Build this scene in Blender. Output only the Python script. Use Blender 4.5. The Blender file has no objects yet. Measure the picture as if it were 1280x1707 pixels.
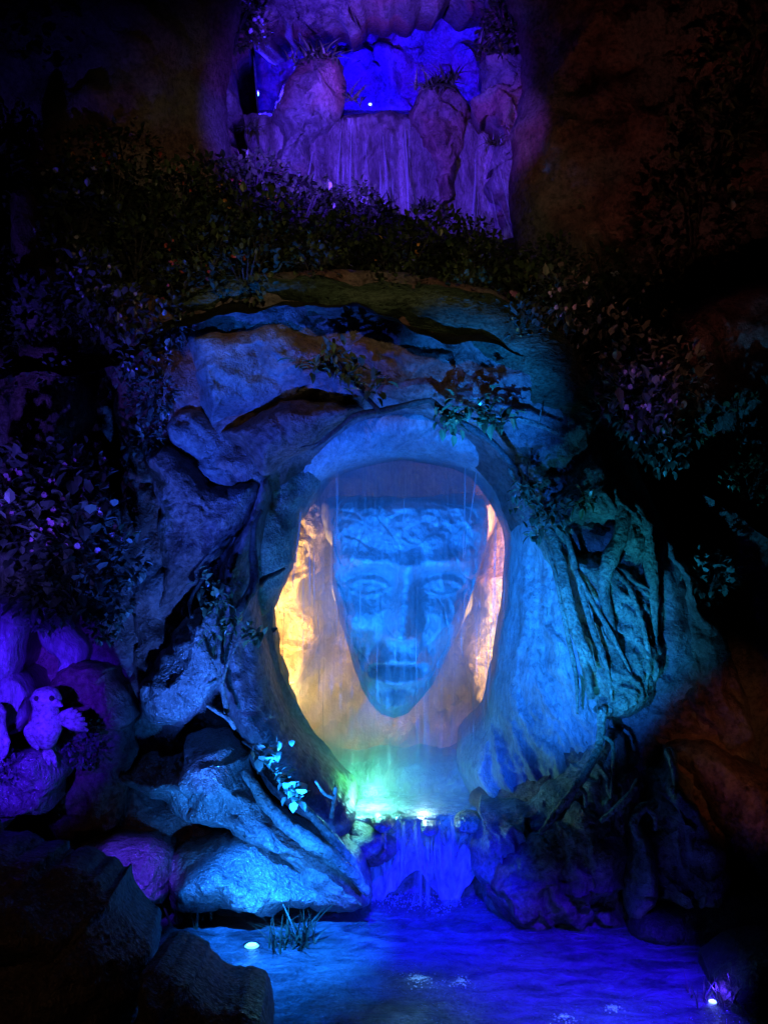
import bpy, math, random
import numpy as np
from mathutils import Vector, Matrix
from mathutils.geometry import delaunay_2d_cdt

random.seed(7)
RNG = np.random.default_rng(7)
S = bpy.context.scene
COL = S.collection

# ------------------------------------------------------------------ camera
CAMZ, FPX, CX, CY = 3.4, 1830.0, 640.0, 853.5
cam = bpy.data.cameras.new('camera')
cam.sensor_fit = 'VERTICAL'
cam.sensor_height = 36.0
cam.lens = 36.0 * FPX / 1707.0
cam.clip_start, cam.clip_end = 0.05, 400.0
camo = bpy.data.objects.new('camera', cam)
COL.objects.link(camo)
camo.location = (0, 0, CAMZ)
camo.rotation_euler = (math.radians(90), 0, 0)
S.camera = camo


def at(px, py, Y):
    """a point of the place: where it shows in the photograph and how far away it stands"""
    return Vector(((px - CX) * Y / FPX, Y, CAMZ - (py - CY) * Y / FPX))


# ------------------------------------------------------------------ night sky, exposure
W = bpy.data.worlds.new('World')
S.world = W
W.use_nodes = True
wn = W.node_tree
sky = wn.nodes.new('ShaderNodeTexSky')
sky.sky_type = 'NISHITA'
sky.sun_disc = False
sky.sun_elevation = math.radians(-6)
sky.sun_rotation = math.radians(200)
wn.nodes['Background'].inputs[1].default_value = 0.05
wn.links.new(sky.outputs[0], wn.nodes['Background'].inputs[0])
S.view_settings.view_transform = 'Standard'
S.view_settings.look = 'None'
S.view_settings.exposure = 0.0
S.view_settings.gamma = 1.0
S.cycles.use_denoising = True
S.cycles.use_adaptive_sampling = True
S.cycles.adaptive_threshold = 0.03
S.cycles.adaptive_min_samples = 12
S.cycles.max_bounces = 4
S.cycles.diffuse_bounces = 1
S.cycles.glossy_bounces = 1
S.cycles.transmission_bounces = 2
S.cycles.transparent_max_bounces = 12
S.cycles.volume_bounces = 0
S.cycles.sample_clamp_indirect = 2.0
S.cycles.caustics_reflective = False
S.cycles.caustics_refractive = False

AZ = (0.02, 0.26, 1.0)
AZP = (0.08, 0.17, 1.0)
CYAN = (0.03, 0.42, 0.95)
TEAL = (0.04, 0.50, 0.62)
DEEP = (0.004, 0.002, 1.0)
VIO = (0.16, 0.035, 1.0)
PUR = (0.24, 0.09, 1.0)
AMB = (1.0, 0.58, 0.14)
RUST = (1.0, 0.34, 0.12)


def spot(name, pos, tgt, watts, colour, half_deg, blend=0.6, size=0.05):
    l = bpy.data.lights.new(name, 'SPOT')
    l.energy, l.color = watts, colour
    l.spot_size = math.radians(2 * half_deg)
    l.spot_blend = blend
    l.shadow_soft_size = size
    o = bpy.data.objects.new(name, l)
    COL.objects.link(o)
    o.location = pos
    o.rotation_euler = (Vector(tgt) - Vector(pos)).to_track_quat('-Z', 'Y').to_euler()
    return o


def point(name, pos, watts, colour, size=0.06):
    l = bpy.data.lights.new(name, 'POINT')
    l.energy, l.color = watts, colour
    l.shadow_soft_size = size
    o = bpy.data.objects.new(name, l)
    COL.objects.link(o)
    o.location = pos
    return o


# the park's coloured show lamps (the photograph shows their beams, and four of the lamps themselves), and the added fills marked below
spot('lamp_face_blue', (-1.0, 7.5, 0.75), at(672, 990, 11), 3000, (0.008, 0.19, 1.0), 17, 0.8, 0.02)
spot('lamp_arch_blue', (0.7, 4.6, 0.9), at(720, 800, 10.4), 3600, (0.008, 0.15, 1.0), 13, 0.9)
spot('lamp_ledge_blue', (0.5, 5.6, 2.4), at(760, 1290, 10.6), 2400, (0.004, 0.10, 1.0), 8.5, 0.9)
spot('lamp_right_wall', (-0.4, 5.0, 1.5), at(930, 1070, 9.9), 4600, (0.01, 0.17, 1.0), 13, 1.0)
spot('lamp_left_arch', (-2.6, 5.0, 0.5), at(430, 690, 9.6), 3300, (0.022, 0.085, 1.0), 13, 1.0)
spot('lamp_top_moss', (0.2, 5.0, 1.8), at(800, 640, 9.6), 3000, (0.008, 0.2, 1.0), 9, 0.9)
spot('lamp_top_moss', (-1.6, 5.0, 2.2), at(430, 540, 9.6), 1100, (0.008, 0.16, 1.0), 7, 0.9)
spot('lamp_pond_cyan', at(432, 1574, 8.3) + Vector((0, 0, 0.1)), at(430, 1330, 9.2), 14, (0.02, 0.30, 1.0), 62, 0.9)
spot('lamp_left_rocks', (-1.0, 7.3, 0.3), at(450, 1320, 9.2), 480, (0.012, 0.2, 1.0), 33, 0.9)
spot('lamp_left_boulder', (-1.3, 7.2, 0.5), at(340, 1060, 9.3), 900, (0.03, 0.14, 1.0), 21, 0.9)
spot('lamp_root_teal', (1.2, 7.2, 0.8), at(1015, 1020, 9.4), 760, (0.012, 0.28, 0.6), 22, 1.0)
spot('lamp_cave_amber', at(455, 1010, 11.25), at(525, 960, 13.2), 270, AMB, 58, 0.7, 0.05)
spot('lamp_cave_amber', at(470, 1150, 11.25), at(560, 1120, 13.2), 260, AMB, 58, 0.7, 0.05)
spot('lamp_cave_amber', at(865, 1080, 11.25), at(800, 1060, 13.2), 270, AMB, 58, 0.7, 0.05)
spot('lamp_cave_amber', at(860, 900, 11.3), at(810, 860, 13.2), 140, (1.0, 0.36, 0.14), 58, 0.7, 0.05)
point('lamp_cave_behind', at(670, 1080, 13.0), 90, AMB, 0.1)
point('lamp_pool_green', at(596, 1296, 10.4), 9, (0.06, 1.0, 0.2), 0.15)
point('lamp_pool_white', at(622, 1318, 10.12), 22, (0.2, 0.95, 0.8), 0.06)
point('lamp_pool_white', at(706, 1348, 9.95), 2.5, (0.5, 0.9, 1.0), 0.03)
spot('lamp_cascade_deep', at(690, 1590, 8.0) + Vector((0, 0, 0.4)), at(690, 1430, 9.7), 170, (0.004, 0.03, 1.0), 45, 0.9)
spot('fill_pond_deep', (0.3, 5.2, 5.0), at(715, 1540, 9.1), 9000, (0.005, 0.0, 1.0), 9, 0.9)  # added overhead spot in mid-air, stands in for underwater lamps
spot('fill_pond_violet', (1.7, 5.0, 5.0), at(980, 1640, 7.9), 8000, (0.02, 0.002, 1.0), 11.5, 0.9)  # unseen overhead spot added to light the pond violet
spot('fill_pond_azure', (-0.6, 5.0, 5.0), at(470, 1560, 8.6), 15000, (0.006, 0.16, 1.0), 9, 0.9)  # added overhead spot as well, no lamp hangs here
point('lamp_pond_edge', at(1187, 1666, 7.66) + Vector((0, -0.05, 0.1)), 5, (0.06, 0.02, 1.0), 0.03)
spot('lamp_left_violet', (-2.2, 4.6, 2.6), at(0, 1190, 8.6), 2400, (0.05, 0.008, 1.0), 13, 0.9)
spot('lamp_low_violet', (-1.5, 5.4, 2.8), at(225, 1455, 8.8), 1500, (0.08, 0.025, 1.0), 5.5, 0.8)
spot('lamp_left_cliff', (-3.0, 6.0, 2.2), at(90, 600, 10), 330, (0.1, 0.06, 1.0), 20, 0.9)
point('lamp_grotto_blue', at(432, 158, 15.4) + Vector((0, -0.12, 0.05)), 60, (0.03, 0.01, 1.0), 0.04)
spot('lamp_grotto_wall', at(600, 190, 15.6) + Vector((0, 0.2, 0.4)), at(690, 70, 18), 2600, (0.008, 0.001, 1.0), 70, 0.9)
spot('lamp_grotto_front', (-1.2, 9.6, 7.0), at(620, 230, 14), 2500, (0.09, 0.025, 1.0), 32, 1.0)
spot('lamp_grotto_right', (1.0, 10.4, 7.2), at(865, 230, 13.6), 330, (0.2, 0.05, 0.8), 14, 0.9)
spot('lamp_grotto_roof', at(620, 250, 13.4), at(600, 20, 14.2), 260, (0.15, 0.05, 1.0), 45, 0.9)
spot('lamp_cliff_rust', (3.0, 4.5, 2.0), at(970, 150, 12.5), 190, (1.0, 0.30, 0.22), 16, 0.9)
spot('fill_foreground_warm', (-2.6, 1.0, 4.2), at(150, 1600, 6.9), 60, (1.0, 0.5, 0.25), 14, 0.9)  # added fill from the camera side, lifts the dark foreground boulders
spot('lamp_rock_rust', (3.4, 5.0, 1.6), at(1230, 1250, 9.6), 90, RUST, 11, 0.9)
spot('fill_hedge_warm', (0.0, 3.0, 7.5), at(560, 390, 11), 330, (1.0, 0.72, 0.35), 22, 0.9)  # unseen warm fill added to brighten the dark hedge
spot('lamp_flower_violet', (2.4, 6.0, 3.0), at(1055, 650, 9.5), 150, (0.15, 0.1, 1.0), 6, 0.9)
spot('lamp_bush_violet', (-2.6, 5.2, 2.4), at(90, 880, 9.0), 120, (0.18, 0.13, 1.0), 12, 0.9)


# ------------------------------------------------------------------ noise
_P = RNG.permutation(256)
_P = np.concatenate([_P, _P, _P])
_G = RNG.normal(size=(256, 3))
_G /= np.linalg.norm(_G, axis=1)[:, None]


def perlin(p):
    i = np.floor(p).astype(int)
    f = p - i
    u = f * f * f * (f * (f * 6 - 15) + 10)
    i &= 255
    r = 0
    for a in (0, 1):
        wx = u[:, 0] if a else 1 - u[:, 0]
        for b in (0, 1):
            wy = u[:, 1] if b else 1 - u[:, 1]
            for c in (0, 1):
                wz = u[:, 2] if c else 1 - u[:, 2]
                h = _P[_P[_P[(i[:, 0] + a) & 255] + ((i[:, 1] + b) & 255)] + ((i[:, 2] + c) & 255)]
                g = _G[h]
                d = g[:, 0] * (f[:, 0] - a) + g[:, 1] * (f[:, 1] - b) + g[:, 2] * (f[:, 2] - c)
                r = r + wx * wy * wz * d
    return r * 1.5


def fbm(p, octv=4, gain=0.5, lac=2.03):
    r, a = 0, 1.0
    for k in range(octv):
        r = r + a * perlin(p + 17.3 * k)
        p = p * lac
        a *= gain
    return r


def ridged(p, octv=4, gain=0.55):
    r, a = 0, 1.0
    for k in range(octv):
        r = r + a * (1 - 2 * np.abs(perlin(p + 9.1 * k)))
        p = p * 2.1
        a *= gain
    return r


# ------------------------------------------------------------------ materials
def nodes_of(name):
    m = bpy.data.materials.new(name)
    m.use_nodes = True
    nt = m.node_tree
    return m, nt, nt.nodes['Principled BSDF']


def N(nt, kind, **kw):
    n = nt.nodes.new(kind)
    for k, v in kw.items():
        setattr(n, k, v)
    return n


def ramp(nt, src, stops):
    r = N(nt, 'ShaderNodeValToRGB')
    e = r.color_ramp.elements
    while len(e) < len(stops):
        e.new(0.5)
    for el, (pos, c) in zip(e, stops):
        el.position = pos
        el.color = (*c, 1) if len(c) == 3 else c
    nt.links.new(src, r.inputs[0])
    return r


def rock_material(name, dark, mid, light, rough=0.5, bump=0.7, fine=26.0, stretch=(1, 1, 1), spec=0.5, patch=None, grime=0.2, gscale=32):
    m, nt, b = nodes_of(name)
    tc = N(nt, 'ShaderNodeTexCoord')
    mp = N(nt, 'ShaderNodeMapping')
    mp.inputs['Scale'].default_value = stretch
    nt.links.new(tc.outputs['Object'], mp.inputs[0])
    n1 = N(nt, 'ShaderNodeTexNoise')
    n1.inputs['Scale'].default_value = 2.2
    n1.inputs['Detail'].default_value = 5
    n1.inputs['Roughness'].default_value = 0.62
    nt.links.new(mp.outputs[0], n1.inputs['Vector'])
    r1 = ramp(nt, n1.outputs['Fac'], [(0.32, dark), (0.5, mid), (0.68, light)])
    col = r1.outputs[0]
    if patch:
        n3 = N(nt, 'ShaderNodeTexNoise')
        n3.inputs['Scale'].default_value = 1.1
        n3.inputs['Detail'].default_value = 2
        nt.links.new(tc.outputs['Object'], n3.inputs['Vector'])
        r3 = ramp(nt, n3.outputs['Fac'], [(0.45, (0, 0, 0)), (0.58, (1, 1, 1))])
        mx = N(nt, 'ShaderNodeMix', data_type='RGBA')
        nt.links.new(r3.outputs[0], mx.inputs[0])
        nt.links.new(col, mx.inputs[6])
        mx.inputs[7].default_value = (*patch, 1)
        col = mx.outputs[2]
    # grime in small pits
    n4 = N(nt, 'ShaderNodeTexNoise')
    n4.inputs['Scale'].default_value = gscale
    n4.inputs['Detail'].default_value = 4
    n4.inputs['Roughness'].default_value = 0.68
    nt.links.new(mp.outputs[0], n4.inputs['Vector'])
    r4 = ramp(nt, n4.outputs['Fac'], [(0.36, (grime,) * 3), (0.58, (1, 1, 1))])
    mu = N(nt, 'ShaderNodeMix', data_type='RGBA', blend_type='MULTIPLY')
    mu.inputs[0].default_value = 0.8
    nt.links.new(col, mu.inputs[6])
    nt.links.new(r4.outputs[0], mu.inputs[7])
    nt.links.new(mu.outputs[2], b.inputs['Base Color'])
    n2 = N(nt, 'ShaderNodeTexNoise')
    n2.inputs['Scale'].default_value = fine
    n2.inputs['Detail'].default_value = 3
    n2.inputs['Roughness'].default_value = 0.75
    nt.links.new(mp.outputs[0], n2.inputs['Vector'])
    ad = N(nt, 'ShaderNodeMath', operation='MULTIPLY_ADD')
    nt.links.new(n1.outputs['Fac'], ad.inputs[0])
    ad.inputs[1].default_value = 2.2
    nt.links.new(n2.outputs['Fac'], ad.inputs[2])
    bp = N(nt, 'ShaderNodeBump')
    bp.inputs['Strength'].default_value = bump
    bp.inputs['Distance'].default_value = 0.05
    nt.links.new(ad.outputs[0], bp.inputs['Height'])
    nt.links.new(bp.outputs[0], b.inputs['Normal'])
    rr = ramp(nt, n4.outputs['Fac'], [(0.3, (rough + 0.2,) * 3), (0.7, (max(rough - 0.15, 0.1),) * 3)])
    nt.links.new(rr.outputs[0], b.inputs['Roughness'])
    b.inputs['Specular IOR Level'].default_value = spec
    return m


M = {}
M['grey'] = rock_material('wet_grey_rock', (0.12, 0.11, 0.11), (0.27, 0.27, 0.26), (0.42, 0.42, 0.38), patch=(0.30, 0.16, 0.14), grime=0.35, gscale=20, rough=0.42)
M['red'] = rock_material('reddish_rock', (0.10, 0.05, 0.045), (0.24, 0.13, 0.11), (0.38, 0.25, 0.21), patch=(0.20, 0.18, 0.18), grime=0.3, gscale=18)
M['wall'] = rock_material('smooth_wet_rock', (0.18, 0.18, 0.18), (0.28, 0.29, 0.28), (0.40, 0.42, 0.40), rough=0.4, bump=0.6, fine=14, stretch=(1.5, 1.5, 0.6), grime=0.5, gscale=16)
M['rim'] = rock_material('dark_reddish_rim_rock', (0.08, 0.045, 0.05), (0.17, 0.11, 0.12), (0.28, 0.20, 0.20), rough=0.42, bump=0.7, fine=16, grime=0.45, gscale=14)
M['rough'] = rock_material('coarse_wet_rock', (0.13, 0.12, 0.12), (0.30, 0.29, 0.28), (0.45, 0.44, 0.42), rough=0.3, bump=1.0, fine=17, spec=0.9, grime=0.3)
M['moss'] = rock_material('mossy_rock', (0.03, 0.05, 0.03), (0.08, 0.13, 0.08), (0.16, 0.22, 0.15), rough=0.8, bump=1.0, fine=20, stretch=(0.5, 1, 1.6), spec=0.2)
M['bark'] = rock_material('mossy_root_bark', (0.06, 0.07, 0.05), (0.20, 0.24, 0.17), (0.40, 0.46, 0.34), rough=0.5, bump=0.9, fine=24)
M['root'] = rock_material('weathered_root_wood', (0.10, 0.09, 0.08), (0.28, 0.27, 0.24), (0.48, 0.46, 0.42), rough=0.4, bump=0.8, fine=30)
M['twig'] = rock_material('dark_twig_bark', (0.02, 0.018, 0.015), (0.05, 0.045, 0.04), (0.10, 0.09, 0.08), rough=0.6, bump=0.5, fine=40)
M['tan'] = rock_material('tan_cave_rock', (0.25, 0.17, 0.11), (0.50, 0.37, 0.25), (0.66, 0.54, 0.40), rough=0.4, bump=1.0, fine=12, grime=0.3, gscale=9)
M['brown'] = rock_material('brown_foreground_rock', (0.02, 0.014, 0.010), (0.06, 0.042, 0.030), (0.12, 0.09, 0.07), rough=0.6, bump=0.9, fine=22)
M['face'] = rock_material('carved_grey_stone', (0.26, 0.27, 0.28), (0.42, 0.43, 0.44), (0.60, 0.61, 0.61), rough=0.3, bump=0.5, fine=20, stretch=(1.3, 1.3, 0.7), grime=0.45, gscale=14)
M['fall'] = rock_material('streaked_rock', (0.10, 0.08, 0.08), (0.26, 0.22, 0.22), (0.50, 0.46, 0.46), rough=0.35, bump=0.6, fine=22, stretch=(2.6, 2.6, 0.35))
M['statue'] = rock_material('pale_statue_stone', (0.36, 0.35, 0.34), (0.50, 0.49, 0.48), (0.60, 0.59, 0.57), rough=0.5, bump=0.3, fine=30)
M['bed'] = rock_material('pond_bed_silt', (0.10, 0.11, 0.10), (0.24, 0.24, 0.22), (0.4, 0.4, 0.37), rough=0.8, bump=0.6, fine=9)
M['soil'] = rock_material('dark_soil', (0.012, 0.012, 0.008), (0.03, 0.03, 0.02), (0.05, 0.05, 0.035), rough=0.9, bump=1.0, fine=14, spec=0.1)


def leaf_material(name, c1, c2, rough=0.35, spec=0.5, sub=0.0):
    m, nt, b = nodes_of(name)
    ge = N(nt, 'ShaderNodeNewGeometry')
    r = ramp(nt, ge.outputs['Random Per Island'], [(0.0, c1), (1.0, c2)])
    oi = N(nt, 'ShaderNodeObjectInfo')
    hs = N(nt, 'ShaderNodeHueSaturation')
    ma = N(nt, 'ShaderNodeMath', operation='MULTIPLY_ADD')
    nt.links.new(oi.outputs['Random'], ma.inputs[0])
    ma.inputs[1].default_value = 0.7
    ma.inputs[2].default_value = 0.65
    nt.links.new(ma.outputs[0], hs.inputs['Value'])
    nt.links.new(r.outputs[0], hs.inputs['Color'])
    nt.links.new(hs.outputs[0], b.inputs['Base Color'])
    b.inputs['Roughness'].default_value = rough
    b.inputs['Specular IOR Level'].default_value = spec
    return m


M['leaf'] = leaf_material('dark_green_leaf', (0.025, 0.05, 0.02), (0.09, 0.12, 0.05))
M['bushleaf'] = leaf_material('broad_bush_leaf', (0.04, 0.07, 0.05), (0.2, 0.25, 0.2), 0.3, 0.6)
M['glossleaf'] = leaf_material('glossy_green_leaf', (0.05, 0.11, 0.045), (0.18, 0.28, 0.13), 0.25, 0.7)
M['paleleaf'] = leaf_material('pale_leaf', (0.25, 0.36, 0.28), (0.45, 0.55, 0.45), 0.35)
M['pinkpetal'] = leaf_material('pink_petal', (0.45, 0.16, 0.38), (0.7, 0.4, 0.6), 0.5, 0.3)
M['whitepetal'] = leaf_material('lilac_petal', (0.45, 0.42, 0.62), (0.7, 0.66, 0.8), 0.5, 0.3)
M['orangepetal'] = leaf_material('orange_petal', (0.5, 0.2, 0.04), (0.6, 0.33, 0.1), 0.5, 0.3)
M['redpetal'] = leaf_material('red_petal', (0.4, 0.05, 0.04), (0.55, 0.12, 0.1), 0.5, 0.3)
M['grass'] = leaf_material('reed_blade', (0.02, 0.035, 0.015), (0.06, 0.08, 0.04), 0.4)


def water_streaks(name, lo, hi, amount, tint=(0.85, 0.9, 0.95), sx=26.0, sz=0.9, th=(0.40, 0.72), broad=(0.3, 0.65, 0.4)):
    """thin falling water: streaks scatter light, the gaps let it through"""
    m, nt, b = nodes_of(name)
    nt.nodes.remove(b)
    out = nt.nodes['Material Output']
    tc = N(nt, 'ShaderNodeTexCoord')
    mp = N(nt, 'ShaderNodeMapping')
    mp.inputs['Scale'].default_value = (sx, 3.0, sz)
    nt.links.new(tc.outputs['Object'], mp.inputs[0])
    n1 = N(nt, 'ShaderNodeTexNoise')
    n1.inputs['Scale'].default_value = 1.0
    n1.inputs['Detail'].default_value = 5
    n1.inputs['Roughness'].default_value = 0.6
    nt.links.new(mp.outputs[0], n1.inputs['Vector'])
    n2 = N(nt, 'ShaderNodeTexNoise')
    n2.inputs['Scale'].default_value = 1.7
    n2.inputs['Detail'].default_value = 3
    nt.links.new(tc.outputs['Object'], n2.inputs['Vector'])
    r = ramp(nt, n1.outputs['Fac'], [(th[0], (lo,) * 3), (th[1], (hi,) * 3)])
    r2 = ramp(nt, n2.outputs['Fac'], [(broad[0], (broad[2],) * 3), (broad[1], (1,) * 3)])
    mm = N(nt, 'ShaderNodeMath', operation='MULTIPLY')
    nt.links.new(r.outputs[0], mm.inputs[0])
    nt.links.new(r2.outputs[0], mm.inputs[1])
    m2 = N(nt, 'ShaderNodeMath', operation='MULTIPLY')
    nt.links.new(mm.outputs[0], m2.inputs[0])
    m2.inputs[1].default_value = amount
    di = N(nt, 'ShaderNodeBsdfDiffuse')
    di.inputs[0].default_value = (*tint, 1)
    tl = N(nt, 'ShaderNodeBsdfTranslucent')
    tl.inputs[0].default_value = (*tint, 1)
    gl = N(nt, 'ShaderNodeBsdfGlossy')
    gl.inputs['Roughness'].default_value = 0.25
    mxa = N(nt, 'ShaderNodeMixShader')
    mxa.inputs[0].default_value = 0.45
    nt.links.new(di.outputs[0], mxa.inputs[1])
    nt.links.new(tl.outputs[0], mxa.inputs[2])
    mxb = N(nt, 'ShaderNodeMixShader')
    mxb.inputs[0].default_value = 0.12
    nt.links.new(mxa.outputs[0], mxb.inputs[1])
    nt.links.new(gl.outputs[0], mxb.inputs[2])
    tr = N(nt, 'ShaderNodeBsdfTransparent')
    mx = N(nt, 'ShaderNodeMixShader')
    nt.links.new(m2.outputs[0], mx.inputs[0])
    nt.links.new(tr.outputs[0], mx.inputs[1])
    nt.links.new(mxb.outputs[0], mx.inputs[2])
    nt.links.new(mx.outputs[0], out.inputs['Surface'])
    return m


M['veil'] = water_streaks('water_veil', 0.06, 1.0, 0.30, sx=42, sz=0.7, th=(0.45, 0.75))
M['strand'] = water_streaks('water_strand', 0.45, 0.9, 0.75, sx=9, sz=3)
M['cascade'] = water_streaks('cascade_water', 0.0, 1.0, 0.7, sx=26, sz=0.9, th=(0.46, 0.72), broad=(0.36, 0.6, 0.15))
M['upfall'] = water_streaks('high_fall_water', 0.0, 1.0, 1.0, sx=15, sz=0.35, th=(0.47, 0.68), broad=(0.42, 0.56, 0.0))


def water_material(name, scale=(3.2, 5.0, 1), murk=0.3, tint=(0.35, 0.42, 0.45), bump=0.35):
    m, nt, b = nodes_of(name)
    nt.nodes.remove(b)
    out = nt.nodes['Material Output']
    tc = N(nt, 'ShaderNodeTexCoord')
    mp = N(nt, 'ShaderNodeMapping')
    mp.inputs['Scale'].default_value = scale
    nt.links.new(tc.outputs['Object'], mp.inputs[0])
    n1 = N(nt, 'ShaderNodeTexNoise')
    n1.inputs['Scale'].default_value = 2.2
    n1.inputs['Detail'].default_value = 7
    n1.inputs['Roughness'].default_value = 0.7
    n1.inputs['Distortion'].default_value = 1.0
    nt.links.new(mp.outputs[0], n1.inputs['Vector'])
    bp = N(nt, 'ShaderNodeBump')
    bp.inputs['Strength'].default_value = bump
    bp.inputs['Distance'].default_value = 0.08
    nt.links.new(n1.outputs['Fac'], bp.inputs['Height'])
    fr = N(nt, 'ShaderNodeFresnel')
    fr.inputs[0].default_value = 1.33
    nt.links.new(bp.outputs[0], fr.inputs['Normal'])
    gl = N(nt, 'ShaderNodeBsdfGlossy')
    gl.inputs['Roughness'].default_value = 0.12
    nt.links.new(bp.outputs[0], gl.inputs['Normal'])
    tr = N(nt, 'ShaderNodeBsdfTransparent')
    tr.inputs[0].default_value = (0.75, 0.85, 0.9, 1)
    di = N(nt, 'ShaderNodeBsdfDiffuse')
    di.inputs[0].default_value = (*tint, 1)
    nt.links.new(bp.outputs[0], di.inputs['Normal'])
    bp.inputs['Distance'].default_value = 0.16
    r = ramp(nt, n1.outputs['Fac'], [(0.38, (murk * 0.35,) * 3), (0.66, (min(1, murk * 1.7),) * 3)])
    ma = N(nt, 'ShaderNodeMixShader')
    nt.links.new(r.outputs[0], ma.inputs[0])
    nt.links.new(tr.outputs[0], ma.inputs[1])
    nt.links.new(di.outputs[0], ma.inputs[2])
    mx = N(nt, 'ShaderNodeMixShader')
    nt.links.new(fr.outputs[0], mx.inputs[0])
    nt.links.new(ma.outputs[0], mx.inputs[1])
    nt.links.new(gl.outputs[0], mx.inputs[2])
    nt.links.new(mx.outputs[0], out.inputs['Surface'])
    return m


M['pond'] = water_material('pond_water', (1.2, 2.6, 1), 0.34, bump=0.8)
M['ledgewater'] = water_material('ledge_pool_water', (6, 9, 1), 0.6, (0.75, 0.82, 0.82), 0.5)


def simple(name, col, rough=0.5, metal=0.0, emit=None, strength=0.0, spec=0.5):
    m, nt, b = nodes_of(name)
    b.inputs['Base Color'].default_value = (*col, 1)
    b.inputs['Roughness'].default_value = rough
    b.inputs['Metallic'].default_value = metal
    b.inputs['Specular IOR Level'].default_value = spec
    n = N(nt, 'ShaderNodeTexNoise')
    n.inputs['Scale'].default_value = 40
    bp = N(nt, 'ShaderNodeBump')
    bp.inputs['Strength'].default_value = 0.15
    nt.links.new(n.outputs['Fac'], bp.inputs['Height'])
    nt.links.new(bp.outputs[0], b.inputs['Normal'])
    if emit:
        b.inputs['Emission Color'].default_value = (*emit, 1)
        b.inputs['Emission Strength'].default_value = strength
    return m


M['housing'] = simple('lamp_housing_metal', (0.03, 0.03, 0.03), 0.4, 0.8)
M['lens_cyan'] = simple('lit_lens_cyan', (0.5, 0.8, 0.9), 0.2, 0, (0.12, 0.7, 1.0), 5.0)
M['lens_blue'] = simple('lit_lens_blue', (0.5, 0.6, 0.9), 0.2, 0, (0.2, 0.3, 1.0), 5.0)
M['bubble'] = water_streaks('bubble_foam', 0.7, 1.0, 1.0, (0.8, 0.86, 0.9), sx=8, sz=8)


# ------------------------------------------------------------------ object helpers
def tag(o, label=None, cat=None, group=None, kind=None):
    if label: o['label'] = label
    if cat: o['category'] = cat
    if group: o['group'] = group
    if kind: o['kind'] = kind
    return o


def mesh_obj(name, verts, faces, mat, parent=None, smooth=True, origin=None):
    verts = np.asarray(verts, dtype=float)
    if parent is None:
        if origin is None:
            c = verts.mean(axis=0)
            origin = Vector((c[0], c[1], verts[:, 2].min()))
        origin = Vector(origin)
        verts = verts - np.array(origin)
    elif parent is not None:
        verts = verts - np.array(wpos(parent))
    me = bpy.data.meshes.new(name)
    me.from_pydata(verts.tolist(), [], faces)
    me.materials.append(mat)
    if smooth:
        me.polygons.foreach_set('use_smooth', [True] * len(me.polygons))
    me.update()
    o = bpy.data.objects.new(name, me)
    COL.objects.link(o)
    if parent is None:
        o.location = origin
    else:
        o.parent = parent
    return o


def wpos(o):
    p = Vector((0, 0, 0))
    while o is not None:
        p = p + o.location
        o = o.parent
    return p


def empty(name, loc, label, cat, group=None):
    o = bpy.data.objects.new(name, None)
    o.empty_display_size = 0.1
    COL.objects.link(o)
    o.location = loc
    return tag(o, label, cat, group)


def catmull(pts, n, closed=False):
    pts = [np.asarray(p, float) for p in pts]
    out = []
    L = len(pts)
    segs = L if closed else L - 1
    for k in range(segs):
        p1, p2 = pts[k % L], pts[(k + 1) % L]
        p0 = pts[(k - 1) % L] if closed or k > 0 else 2 * p1 - p2
        p3 = pts[(k + 2) % L] if closed or k + 2 < L else 2 * p2 - p1
        for j in range(n):
            t = j / n
            out.append(0.5 * (2 * p1 + (p2 - p0) * t + (2 * p0 - 5 * p1 + 4 * p2 - p3) * t * t + (3 * p1 - p0 - 3 * p2 + p3) * t ** 3))
    if not closed:
        out.append(pts[-1])
    return np.array(out)


def resample_closed(poly, step):
    q = np.vstack([poly, poly[:1]])
    d = np.r_[0, np.cumsum(np.linalg.norm(np.diff(q, axis=0), axis=1))]
    n = max(12, int(d[-1] / step))
    t = np.linspace(0, d[-1], n, endpoint=False)
    return np.c_[np.interp(t, d, q[:, 0]), np.interp(t, d, q[:, 1])]


def seg_dist(P, poly):
    best = np.full(len(P), 1e9)
    A, B = poly, np.roll(poly, -1, axis=0)
    for a, b in zip(A, B):
        ab = b - a
        t = np.clip(((P - a) @ ab) / (ab @ ab + 1e-12), 0, 1)
        best = np.minimum(best, np.linalg.norm(P - (a + t[:, None] * ab), axis=1))
    return best


def inside(P, poly):
    r = np.zeros(len(P), bool)
    A, B = poly, np.roll(poly, -1, axis=0)
    for a, b in zip(A, B):
        c = (a[1] > P[:, 1]) != (b[1] > P[:, 1])
        if c.any():
            x = (b[0] - a[0]) * (P[:, 1] - a[1]) / (b[1] - a[1] + 1e-12) + a[0]
            r ^= c & (P[:, 0] < x)
    return r


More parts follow.
